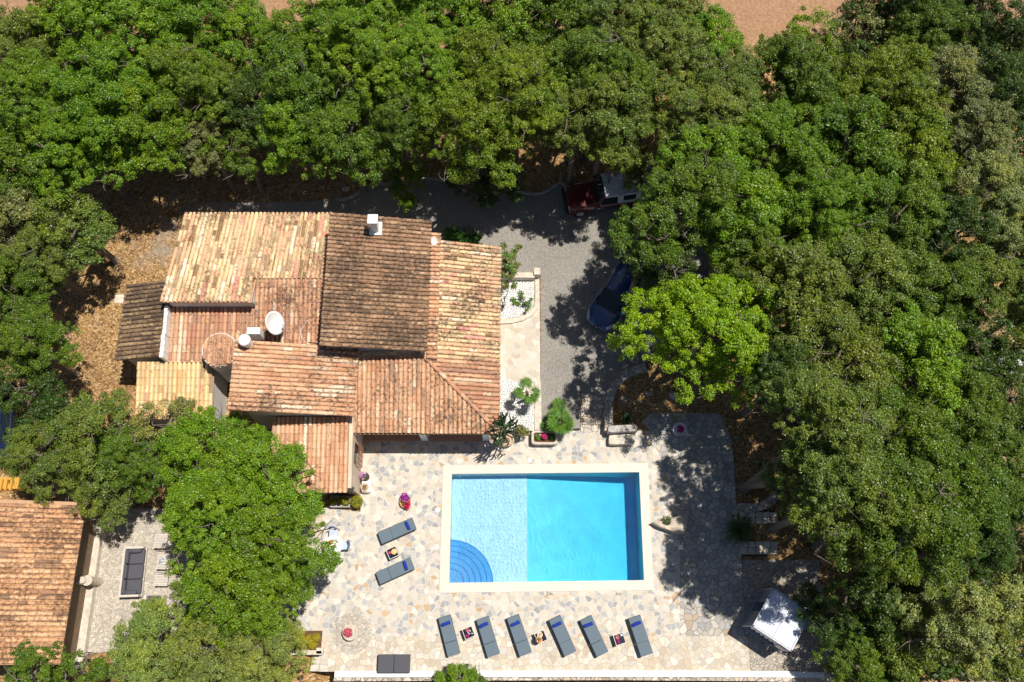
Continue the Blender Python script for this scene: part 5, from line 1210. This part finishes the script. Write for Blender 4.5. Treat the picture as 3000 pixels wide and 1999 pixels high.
broadleaf([(1510, 885), (1520, 890), (1530, 872), (1505, 875), (1525, 860), (1550, 895), (1558, 880), (1545, 905), (1540, 890)], 'low leafy plants in the middle of the upper white pebble bed', UP, .16, [(.12, .24, .03), (.2, .34, .04), (.06, .12, .03)], 4, 'garden_plant', 'plant', (.5, .8), 8)
broadleaf([(1468, 880), (1475, 890), (1470, 905), (1478, 872)], 'bare branched shrub in the upper white pebble bed near the eaves', UP, .10, [(.2, .2, .12), (.12, .12, .08)], 5, 'twiggy_shrub', 'shrub', (.8, 1.2), 4)
def bush(x, y, z, r, n, cols, label, nm='bush', sz=.06, rz=.7, seed=0, k=6, hz=.6, cat='bush', spread=.6):
    g = random.Random(seed+50); c = P(x, y, z+hz*.6); t = thing(nm, (c.x, c.y, z), label, cat); mb = MB()
    for i in range(k): leafball(mb, (c.x+g.uniform(-r, r)*spread, c.y+g.uniform(-r, r)*spread*.7, z+hz*g.uniform(.5, 1)), r*.55, n//k, cols, sz, rz, g)
    mb.build('foliage', M['leafcol'], t); mb = MB(); mb.tube([(c.x, c.y, z), (c.x, c.y, z+hz*.6)], [.05, .03], 6); mb.build('stem', M['bark'], t); return t
bush(1534, 1264, .35, .42, 700, [(.14, .20, .03), (.22, .26, .06), (.30, .26, .06), (.10, .13, .05), (.18, .12, .06)], 'tousled yellow green bush between the sandstone pot and the pebble bed', sz=.05, seed=1)
bush(1345, 702, UP, .75, 2200, [(.04, .14, .015), (.06, .19, .02), (.03, .09, .01)], 'dense bright green hedge bush behind the north edge of the east wing roof', sz=.06, seed=2, k=12, hz=1.6, spread=.9)
bush(1395, 706, UP, .45, 1100, [(.04, .14, .015), (.06, .19, .02), (.03, .09, .01)], 'smaller green bush at the right end of the hedge behind the east wing', sz=.06, seed=3, k=6, hz=1.4)
bush(2232, 1360, 0, .25, 200, [(.04, .14, .015), (.06, .19, .02)], 'tiny green seedling bush on the litter beside the leaning trunks', sz=.05, seed=4, k=3, hz=.3)
# leaning double trunk under the big east tree
a = P(2178, 1425, 0); t = thing('leaning_tree', (a.x, a.y, 0), 'leaning twin trunked tree with bare grey stems east of the terrace', 'tree')
for k, (e, m_) in enumerate(((P(2300, 1362, 4.6), P(2240, 1385, 2.4)), (P(2310, 1412, 4.6), P(2235, 1418, 2.2)))):
    mb = MB(); mb.tube([(a.x+.05*k, a.y-.1*k, -.1), (a.x+.15, a.y-.03*k, .5), m_, e, e+Vector((.6, .1, 1.5))], [.30, .24, .20, .17, .10], 12); mb.build('trunk', M['bark'], t, smooth=True)
p = P(2395, 1395, 6.6); cr = bpy.data.objects.new('crown', VAR['M1'][0]); COL.objects.link(cr); cr.parent = t; cr.location = p-Vector(t.location)-Vector((0, 0, .8)); cr.scale = (.9, .9, .8); cr.color = (.07, .125, .03, 1)

# ================================================================ CABANA
cs = [P(2266, 1724, 2.05), P(2376, 1796, 2.05), P(2318, 1907, 2.05), P(2207, 1834, 2.05)]   # N, E, S, W corners
cc = sum(cs, Vector())/4; t = thing('cabana', (cc.x, cc.y, 0), 'square cabana with pale blue fabric roof and grey side curtains', 'cabana')
ex = ((cs[1]-cs[0])+(cs[2]-cs[3]))/4; ey = ((cs[0]-cs[3])+(cs[1]-cs[2]))/4
def cp(u, v, z): q = cc+ex*u+ey*v; return Vector((q.x, q.y, z))
mb = MB()
for a, b in (((-1, -1), (1, -1)), ((1, -1), (1, 1)), ((1, 1), (-1, 1)), ((-1, 1), (-1, -1))):
    p, q = cp(*a, 2.03), cp(*b, 2.03); d = (q-p).normalized(); mb.box((p+q)/2, ((q-p).length+.06, .07, .08), rz=math.atan2(d.y, d.x))
    p, q = cp(*a, .1), cp(*b, .1); mb2 = globals().setdefault('mb2_', MB()); mb2.box((p+q)/2, ((q-p).length+.06, .07, .08), rz=math.atan2(d.y, d.x))
mb.build('frame', M['frame_grey'], t); mb2_.build('base_frame', M['frame_grey'], t)
for u, v in ((-1, -1), (1, -1), (1, 1), (-1, 1)):
    mb = MB(); mb.box(cp(u*.995, v*.995, 1.04), (.065, .065, 1.86), rz=math.atan2(ex.y, ex.x)); mb.build('post', M['frame_grey'], t)
for a, b in ((-.95, -.015), (.015, .95)):
    for e, f in ((-.95, -.015), (.015, .95)):
        n = 8; vs = []; mb = MB()
        for i in range(n+1):
            for j in range(n+1):
                u = a+(b-a)*i/n; v = e+(f-e)*j/n; s_ = math.sin(math.pi*i/n)*math.sin(math.pi*j/n); vs.append(cp(u, v, 2.07-.05*s_))
        mb.add(vs, [(i*(n+1)+j, (i+1)*(n+1)+j, (i+1)*(n+1)+j+1, i*(n+1)+j+1) for i in range(n) for j in range(n)]); mb.build('canopy_panel', M['canvas'], t, smooth=True)
mb = MB(); mb.tube([cp(0, -1, 2.03), cp(0, 1, 2.03)], .02, 6); mb.tube([cp(-1, 0, 2.03), cp(1, 0, 2.03)], .02, 6); mb.build('cross_bar', M['frame_grey'], t)
def curtain(p, q, z0, z1, m, name='curtain', wav=.04, n=26):
    mb = MB(); vs = []; d = (q-p).normalized(); s = Vector((-d.y, d.x, 0))
    for i in range(n+1):
        x = p.lerp(q, i/n)+s*wav*math.sin(i*1.9); vs += [(x.x, x.y, z0), (x.x, x.y, z1)]
    mb.add(vs, [(2*i, 2*i+2, 2*i+3, 2*i+1) for i in range(n)]); return mb.build(name, M[m], t, smooth=True)
curtain(cp(-1, 1, 0), cp(-1, .25, 0), .12, 2.0, 'curtain'); curtain(cp(-1, -.2, 0), cp(-1, -.98, 0), .12, 2.0, 'curtain'); curtain(cp(-.95, -1, 0), cp(.98, -1, 0), 1.1, 2.0, 'canvas'); curtain(cp(1, -.95, 0), cp(1, .95, 0), .12, 2.0, 'canvas'); curtain(cp(.9, 1, 0), cp(-.6, 1, 0), .12, 2.0, 'canvas')
mb = MB(); mb.box(cp(0, 0, .30), (ex.length*1.86, ey.length*1.86, .2), rz=math.atan2(ex.y, ex.x)); mb.build('mattress', M['curtain'], t)
p = cp(.55, -1.05, 1.0); mb = MB(); g = random.Random(8)
for k in range(5): mb.tube([p+Vector((k*.05, -k*.035, .7)), p+Vector((k*.06+.03, -k*.04, .2)), p+Vector((k*.05, -k*.03, -.1))], .03, 6)
mb.build('tied_curtain', M['white'], t)

# ================================================================ PATIO LEFT
V7 = sub(300, 1580, .268)
a, b = V7(347, 80, .55), V7(285, 632, .55); ax = (a-b); Ls = ax.length; c = (a+b)/2; rz = math.atan2(-ax.x, ax.y); t = thing('garden_sofa', (c.x, c.y, 0), 'three seat grey garden sofa with white wooden frame on the patio', 'sofa', rz=0)
Mr = Matrix.Rotation(rz, 3, 'Z')
def sl_(x, y, z): q = Mr @ Vector((x, y, 0)); return Vector((c.x+q.x, c.y+q.y, z))
Wd = .92
mb = MB(); mb.box(sl_(-Wd/2+.04, 0, .36), (.09, Ls, .5), rz); mb.box(sl_(0, Ls/2-.05, .34), (Wd, .1, .46), rz); mb.box(sl_(0, -Ls/2+.05, .34), (Wd, .1, .46), rz); mb.box(sl_(.03, 0, .16), (Wd, Ls-.05, .14), rz); mb.build('frame', M['palewood'], t)
for k in (-1, 0, 1):
    w3 = (Ls-.24)/3; mb = MB(); mb.rbox(sl_(.10, k*w3, .32), (.74, w3-.02, .16), .04, rz, puff=.015); mb.build('seat_cushion', M['cushion_dark'], t)
    mb = MB(); mb.rbox(sl_(-.28, k*w3, .50), (.17, w3-.03, .30), .07, rz, puff=.01); mb.build('back_cushion', M['cushion_dark'], t)
for s_ in (-1, 1):
    mb = MB(); q = sl_(0, 0, 0); e0 = sl_(-.28, s_*(Ls/2-.2), .5); e1 = sl_(.36, s_*(Ls/2-.2), .5); mb.tube([e0, e0.lerp(e1, .08), e0.lerp(e1, .5), e0.lerp(e1, .92), e1], [.05, .10, .12, .10, .05], 12); mb.build('bolster', M['cushion_dark'], t, smooth=True)
c = V7(565, 715, .4); t = thing('armchair', (c.x, c.y, 0), 'grey cushioned armchair with white wooden arms at the lower right of the sofa', 'armchair'); rz = .0
mb = MB(); mb.box((c.x-.41, c.y, .32), (.1, .86, .46)); mb.box((c.x+.41, c.y, .32), (.1, .86, .46)); mb.box((c.x, c.y-.42, .36), (.92, .1, .52)); mb.box((c.x, c.y, .15), (.8, .8, .14)); mb.build('frame', M['palewood'], t)
mb = MB(); mb.rbox((c.x, c.y+.03, .31), (.70, .76, .16), .05, puff=.02); mb.build('seat_cushion', M['cushion_dark'], t); mb = MB(); mb.rbox((c.x, c.y-.29, .50), (.66, .18, .28), .08); mb.build('back_cushion', M['cushion_dark'], t)
for i, (x, y, lb) in enumerate(((668, 250, 'upper'), (648, 432, 'lower'), (640, 20, 'uppermost shaded'))):
    c = V7(x, y, .38); t = thing('slatted_table', (c.x, c.y, 0), '%s white slatted coffee table half hidden under the tree' % lb, 'coffee table', 'white slatted coffee tables'); mb = MB()
    for k in range(9): mb.box((c.x, c.y-.30+k*.075, .38), (.62, .06, .03))
    mb.build('slatted_top', M['palewood'], t)
    for dx in (-.28, .28):
        for dy in (-.28, .28): mb = MB(); mb.box((c.x+dx, c.y+dy, .18), (.05, .05, .36)); mb.build('leg', M['palewood'], t)
p = V7(648, 240, .40); mb = MB()
for k in range(7): mb.box((p.x+random.uniform(-.1, .1), p.y+random.uniform(-.12, .12), .41), (.07, .04, .02), random.random()*3, col=random.choice([(.05, .2, .6), (.7, .75, .8), (.2, .4, .7)]))
tag(mb.build('game_pieces', M['vc'], loc=tuple(p)), 'scatter of small blue and white pieces on the upper slatted table', 'game pieces')
# round dining table and chairs
c = Z5(742, 1137, .74); t = thing('round_table', (c.x, c.y, 0), 'round white dining table half under the big tree', 'table')
mb = MB(); mb.lathe((c.x, c.y, .71), [(.46, 0), (.47, .015), (.46, .03), (.01, .032)], 40); mb.build('top', M['white'], t); mb = MB(); mb.lathe((c.x, c.y, 0), [(.25, 0), (.22, .03), (.04, .05), (.04, .7)], 16); mb.build('pedestal', M['alu'], t)
item('vase', Z5(755, 1195, .745), (.4, .5, .6), [(.04, 0), (.05, .1), (.03, .14)], 'small grey glass vase on the round white table', 'vase', 12)
p = Z5(716, 1100, .745); item('bowl', p, (.75, .3, .08), [(.06, 0), (.11, .05), (.12, .07), (.1, .06), (.01, .04)], 'orange fruit bowl on the round white table', 'bowl')
mb = MB(); g = random.Random(1)
for k in range(6): mb.blob((p.x+g.uniform(-.05, .05), p.y+g.uniform(-.05, .05), p.z+.07), .035, 8, 6, col=g.choice([(.8, .2, .03), (.7, .03, .02), (.8, .5, .05)]), rough=.03)
tag(mb.build('fruit', M['vc'], loc=tuple(p), smooth=True), 'red and orange fruit in the bowl on the round white table', 'fruit')
def chair(p, rz, label):
    t = thing('garden_chair', (p.x, p.y, 0), label, 'chair', 'pale blue chairs around the round table'); Mr = Matrix.Rotation(rz, 3, 'Z')
    def q(x, y, z): v = Mr @ Vector((x, y, 0)); return Vector((p.x+v.x, p.y+v.y, z))
    mb = MB(); mb.rbox(q(0, 0, .44), (.42, .42, .035), .05, rz); mb.build('seat', simple('pale_blue_fabric', (.45, .53, .66), .8, .05), t)
    mb = MB(); mb.tube([q(.2, -.2, .78), q(.26, -.1, .82), q(.28, 0, .83), q(.26, .1, .82), q(.2, .2, .78)], .02, 6); mb.tube([q(.21, -.19, .62), q(.27, 0, .64), q(.21, .19, .62)], .035, 6); mb.build('backrest', simple('slate_blue_tube', (.10, .16, .32), .4, .05), t)
    for x in (-.18, .2):
        for y in (-.19, .19): mb = MB(); mb.tube([q(x*1.15, y*1.1, 0), q(x, y, .44 if x < 0 else .78)], .012, 6); mb.build('leg', M['blackiron'], t)
chair(Z5(890, 1133, .45), 0.1, 'pale blue chair on the right side of the round table'); chair(Z5(748, 985, .45), 1.6, 'pale blue chair north of the round table'); chair(Z5(760, 1300, .45), -1.5, 'pale blue chair south of the round table')

# ================================================================ CARS
def loft(stations, m, name, parent, M4, sub_=2, closed=True):
    """stations: (x, [(y,z)...]) half sections from the middle of the top round to the bottom"""
    vs = []; n = len(stations[0][1]); 
    for x, sec in stations:
        full = [(y, z) for y, z in sec]+[(-y, z) for y, z in sec[::-1]]
        for y, z in full: vs.append(M4 @ Vector((x, y, z)))
    k = 2*n; fs = [(i*k+j, i*k+(j+1) % k, (i+1)*k+(j+1) % k, (i+1)*k+j) for i in range(len(stations)-1) for j in range(k)]
    fs += [tuple(range(k-1, -1, -1)), tuple(range((len(stations)-1)*k, len(stations)*k))]
    mb = MB(); mb.add(vs, fs); o = mb.build(name, m, parent, smooth=True)
    bm = bmesh.new(); bm.from_mesh(o.data); bmesh.ops.recalc_face_normals(bm, faces=bm.faces); bm.to_mesh(o.data); bm.free()
    if sub_: s = o.modifiers.new('s', 'SUBSURF'); s.levels = sub_; s.render_levels = sub_
    return o
def frame4(p, q, z):
    d = (q-p); d.z = 0; d.normalize(); return Matrix(((d.x, -d.y, 0, p.x), (d.y, d.x, 0, p.y), (0, 0, 1, z), (0, 0, 0, 1)))
def wheel(parent, M4, x, y, r, w_, rim='alu'):
    s = 1 if y > 0 else -1; wn = MB(); pr = [(r*.62, -w_/2), (r*.95, -w_/2), (r, -w_*.3), (r, w_*.3), (r*.95, w_/2), (r*.62, w_/2)]; vs = []; n = 28
    for rr, o_ in pr:
        for k in range(n): a = 2*math.pi*k/n; vs.append(M4 @ Vector((x+rr*math.cos(a), y+o_*s, r+rr*math.sin(a))))
    wn.add(vs, [(i*n+k, i*n+(k+1) % n, (i+1)*n+(k+1) % n, (i+1)*n+k) for i in range(5) for k in range(n)]+[tuple(range(n)), tuple(range(5*n, 6*n))]); tyre = wn.build('wheel', M['rubber'], parent)
    rb = MB(); vs = []
    for rr, o_ in ((r*.60, .002), (r*.56, .02), (r*.48, .012)):
        for k in range(n): a = 2*math.pi*k/n; vs.append(M4 @ Vector((x+rr*math.cos(a), y+(w_/2+o_)*s, r+rr*math.sin(a))))
    rb.add(vs, [(i*n+k, i*n+(k+1) % n, (i+1)*n+(k+1) % n, (i+1)*n+k) for i in range(2) for k in range(n)])
    for k in range(5):
        a = 2*math.pi*k/5; a0 = Vector((x+r*.1*math.cos(a), y+(w_/2+.012)*s, r+r*.1*math.sin(a))); a1 = Vector((x+r*.5*math.cos(a), y+(w_/2+.012)*s, r+r*.5*math.sin(a))); rb.tube([M4 @ a0, M4 @ a1], r*.09, 5)
    rb.tube([M4 @ Vector((x, y+(w_/2)*s, r)), M4 @ Vector((x, y+(w_/2+.03)*s, r))], r*.17, 10); rb.build('rim', M[rim], tyre); return tyre
# red and white off-roader, nose to the west; the viewer sees its left flank
fw, rw = P(1698, 632, UP), P(1831, 613, UP); d = (fw-rw).normalized(); sd = Vector((-d.y, d.x, 0)); wb = (fw-rw).length
nrm = sd if sd.y > 0 else -sd
mid = (fw+rw)/2+nrm*.72
M4 = frame4(mid, mid+d, UP); t = thing('off_roader', (mid.x, mid.y, UP), 'maroon three door off-roader with a white roof, parked on the gravel', 'car')
k_ = wb/2; Lf, Lr = k_+.62, -k_-.75
def secb(w_, zt, zb=.42, crown=.02): return [(0, zt+crown), (w_*.75, zt+crown*.7), (w_*.97, zt-.03), (w_*1.0, zt-.12), (w_*1.0, zb+.15), (w_*.97, zb)]
loft([(Lf, secb(.70, .86)), (Lf-.04, secb(.76, .93)), (Lf-.35, secb(.80, 1.0)), (k_*.35, secb(.80, 1.06)), (.15, secb(.80, 1.07)), (-k_*.6, secb(.80, 1.07)), (Lr+.05, secb(.79, 1.07)), (Lr, secb(.76, 1.04))], M['maroon'], 'body', t, M4, 1)
def secc(w0, w1, z0, z1): return [(0, z1+.03), (w1*.8, z1+.02), (w1*.97, z1-.03), (w0*.5+w1*.5, (z0+z1)/2+.1), (w0, z0+.02), (w0, z0-.05)]
cx0, cx1 = k_*.34, Lr+.04
loft([(cx0-.02, secc(.76, .70, 1.06, 1.10)), (cx0-.36, secc(.77, .68, 1.05, 1.60)), (cx0-.55, secc(.77, .68, 1.05, 1.68)), (cx1+.5, secc(.77, .68, 1.05, 1.70)), (cx1+.12, secc(.77, .68, 1.05, 1.68)), (cx1, secc(.76, .66, 1.05, 1.58))], M['darkglass'], 'window', t, M4, 1)
rf = MB(); 
def rp(x, y, z): return M4 @ Vector((x, y, z))
xa, xb = cx0-.46, cx1-.01
n = 10; vs = []; W_ = .70
for i in range(n+1):
    x = xa+(xb-xa)*i/n
    for j in range(n+1): y = -W_+2*W_*j/n; vs.append(rp(x, y, 1.755-.05*abs(j/n*2-1)**4-.03*(1 if i in (0, n) else 0)))
rf.add(vs, [(i*(n+1)+j, i*(n+1)+j+1, (i+1)*(n+1)+j+1, (i+1)*(n+1)+j) for i in range(n) for j in range(n)])
for j in range(6):
    y = -.5+j*.2; rf.tube([rp(xa-.12, y, 1.748), rp(xb+.15, y, 1.748)], .010, 5)
rf.build('roof', M['carwhite'], t, smooth=True)
pl = MB()
for s in (-1, 1):
    def sd_(x, z, o=.012): w_ = .80-(z-1.05)*.155+o; return rp(x, s*w_, z)
    def panel(x0, x1, z0, z1, sk0=0, sk1=0):
        pl.add([sd_(x0, z0), sd_(x1, z0), sd_(x1+sk1, z1), sd_(x0+sk0, z1), sd_(x0, z0, -.05), sd_(x1, z0, -.05), sd_(x1+sk1, z1, -.05), sd_(x0+sk0, z1, -.05)], [(0, 1, 2, 3), (0, 1, 5, 4), (3, 2, 6, 7), (1, 2, 6, 5), (0, 3, 7, 4)])
    xm = xa-.72
    panel(xm, xm-.28, 1.03, 1.72, .05, 0); panel(xb+.28, xb, 1.03, 1.72); panel(xm-.28, xb+.28, 1.03, 1.14); panel(xa, xb, 1.62, 1.74)
pl.build('side_panel', M['carwhite'], t)
for s in (-1, 1):
    st = MB(); st.add([rp(.15, s*.815, .93), rp(Lr+.1, s*.815, .93), rp(Lr+.1, s*.815, .98), rp(.15, s*.815, .98)], [(0, 1, 2, 3)]); st.add([rp(.1, s*.815, .80), rp(-.6, s*.815, .80), rp(-.6, s*.815, .82), rp(.1, s*.815, .82)], [(0, 1, 2, 3)])
    st.build('stripe', M['carwhite'], t)
bp = MB(); bp.box(rp(Lf+.10, 0, .52), (.16, 1.62, .18), math.atan2(d.y, d.x)); bp.build('bumper', M['blackplastic'], t)
bp = MB(); bp.box(rp(Lr-.06, 0, .52), (.14, 1.5, .16), math.atan2(d.y, d.x)); bp.build('bumper', M['blackplastic'], t)
sp_ = MB(); sp_.tube([rp(Lr-.02, .1, 1.0), rp(Lr-.24, .1, 1.0)], .36, 24); sp_.build('spare_wheel', M['rubber'], t)
for s in (-1, 1):
    for x in (k_, -k_): wheel(t, M4, x, s*.70, .36, .24)
    for x in (k_, -k_):
        ar = MB(); ar.tube([rp(x+.46*math.cos(a_), s*.78, .36+.44*math.sin(a_)) for a_ in [math.pi*i/10 for i in range(11)]], .05, 6); ar.build('wheel_arch', M['maroon'], t)
    mr = MB(); mr.rbox(rp(xa+.28, s*.93, 1.12), (.10, .18, .16), .03, math.atan2(d.y, d.x)); mr.build('mirror', M['blackplastic'], t)
    hl = MB(); hl.tube([rp(Lf-.02, s*.58, .78), rp(Lf+.03, s*.58, .78)], .09, 14); hl.build('headlight', M['headlamp'], t)
    vi = MB(); vi.rbox(rp(Lf-.02, s*.76, .74), (.06, .06, .14), .01, math.atan2(d.y, d.x)); vi.build('indicator', M['terra'], t)
# script lettering low on the flank
fl = -nrm; sgn = 1
po = M4 @ Vector((k_*.20, 0, .78)); po = Vector((po.x, po.y, UP+.70))-nrm*.835
vx = -d; vz = Vector((0, 0, 1)); vn = vx.cross(vz)
rotm = Matrix((vx, vz, vx.cross(vz))).transposed(); o = text('4x4', po, .24, M['carwhite'], 'lettering', parent=t, rot=rotm.to_euler(), shear=.4)
for s in (-1, 1):
    wp = MB(); wp.tube([rp(cx0+.03, s*.74, 1.07), rp(cx0-.40, s*.66, 1.66)], .035, 5); wp.build('windscreen_pillar', M['maroon'], t)
# blue hatchback, nose to the south
Y = sub(1690, 800, .2119)
nose = Y(262, 760, UP+.4); tail_dir = (P(1775, 815, UP+.8)-P(1715, 910, UP+.8)); tail_dir.z = 0; tail_dir.normalize(); d = -tail_dir
def hatch(origin, d, z, label, paint, nm='hatchback', seed=0):
    M4 = frame4(origin, origin+d, z); t = thing(nm, (origin.x, origin.y, z), label, 'car')
    def S(w_, zt, zb=.25, c=.05, sh=.10): return [(0, zt+c), (w_*.55, zt+c*.85), (w_*.86, zt), (w_, zt-sh), (w_*1.0, zb+.25), (w_*.94, zb)]
    loft([(.0, S(.45, .50, .25, .03)), (-.08, S(.66, .60)), (-.28, S(.80, .72)), (-.7, S(.865, .86)), (-1.15, S(.875, .95)), (-1.9, S(.88, .96)), (-3.1, S(.88, .98)), (-3.8, S(.86, 1.0)), (-4.1, S(.80, .95)), (-4.2, S(.70, .70))], M[paint], 'body', t, M4, 2)
    def G(w0, w1, z0, z1): return [(0, z1+.03), (w1*.7, z1+.02), (w1*.98, z1-.03), ((w0+w1)/2, (z0+z1)/2), (w0, z0), (w0, z0-.08)]
    loft([(-.95, G(.74, .66, .93, .965)), (-1.2, G(.77, .64, .95, 1.10)), (-1.75, G(.79, .60, .95, 1.38)), (-2.1, G(.79, .60, .95, 1.45)), (-3.1, G(.79, .60, .95, 1.46)), (-3.7, G(.78, .58, .96, 1.36)), (-4.05, G(.74, .56, .96, 1.02))], M['darkglass'], 'window', t, M4, 2)
    def q(x, y, z_): return M4 @ Vector((x, y, z_))
    mb = MB(); n = 8; vs = []
    for i in range(n+1):
        for j in range(n+1): x = -1.85-(1.75)*i/n; y = -.585+1.17*j/n; vs.append(q(x, y, 1.505-.05*abs(2*j/n-1)**3-.06*(1-i/n)**4-.07*(i/n)**5))
    mb.add(vs, [(i*(n+1)+j, i*(n+1)+j+1, (i+1)*(n+1)+j+1, (i+1)*(n+1)+j) for i in range(n) for j in range(n)]); mb.build('roof', M[paint], t, smooth=True)
    mb = MB(); [mb.tube([q(-.98, s*.745, .99), q(-1.4, s*.70, 1.22), q(-1.86, s*.615, 1.45), q(-3.0, s*.62, 1.47), q(-3.65, s*.62, 1.38), q(-4.0, s*.70, 1.05)], .028, 6) for s in (-1, 1)]; mb.build('pillar', M[paint], t)
    for s in (-1, 1):
        mb = MB(); mb.rbox(q(-1.28, s*.98, .98), (.14, .22, .13), .04, math.atan2(d.y, d.x)); mb.build('mirror', M[paint], t)
        mb = MB(); mb.add([q(-.10, s*.50, .66), q(-.20, s*.72, .70), q(-.58, s*.83, .82), q(-.50, s*.72, .86), q(-.22, s*.50, .72)], [(0, 1, 2, 3, 4)] if s < 0 else [(4, 3, 2, 1, 0)]); mb.v = [(v[0], v[1], v[2]+.02) for v in mb.v]; mb.build('headlight', M['headlamp'], t)
        mb = MB(); mb.tube([q(-.2, s*.45, .80), q(-.7, s*.66, .92), q(-1.0, s*.70, .99)], .008, 5); mb.build('bonnet_crease', M['rubber'], t)
        for x in (-.85, -3.4): wheel(t, M4, x, s*.76, .31, .2)
    mb = MB(); mb.tube([q(-.03, -.32, .52), q(.02, 0, .53), q(-.03, .32, .52)], .035, 6); mb.build('grille', M['blackplastic'], t)
    mb = MB(); mb.tube([q(-.01, 0, .60), q(.03, 0, .60)], .055, 16); mb.tube([q(0, -.07, .6), q(.035, .07, .6)], .012, 5); mb.build('badge', M['chrome'], t)
    mb = MB(); mb.tube([q(-1.0, -.6, 1.0), q(-1.05, 0, 1.02), q(-1.0, .6, 1.0)], .02, 5); mb.build('wiper', M['rubber'], t)
    return t
hatch(nose, d, UP, 'dark blue hatchback on the gravel, partly under the trees', 'navy')
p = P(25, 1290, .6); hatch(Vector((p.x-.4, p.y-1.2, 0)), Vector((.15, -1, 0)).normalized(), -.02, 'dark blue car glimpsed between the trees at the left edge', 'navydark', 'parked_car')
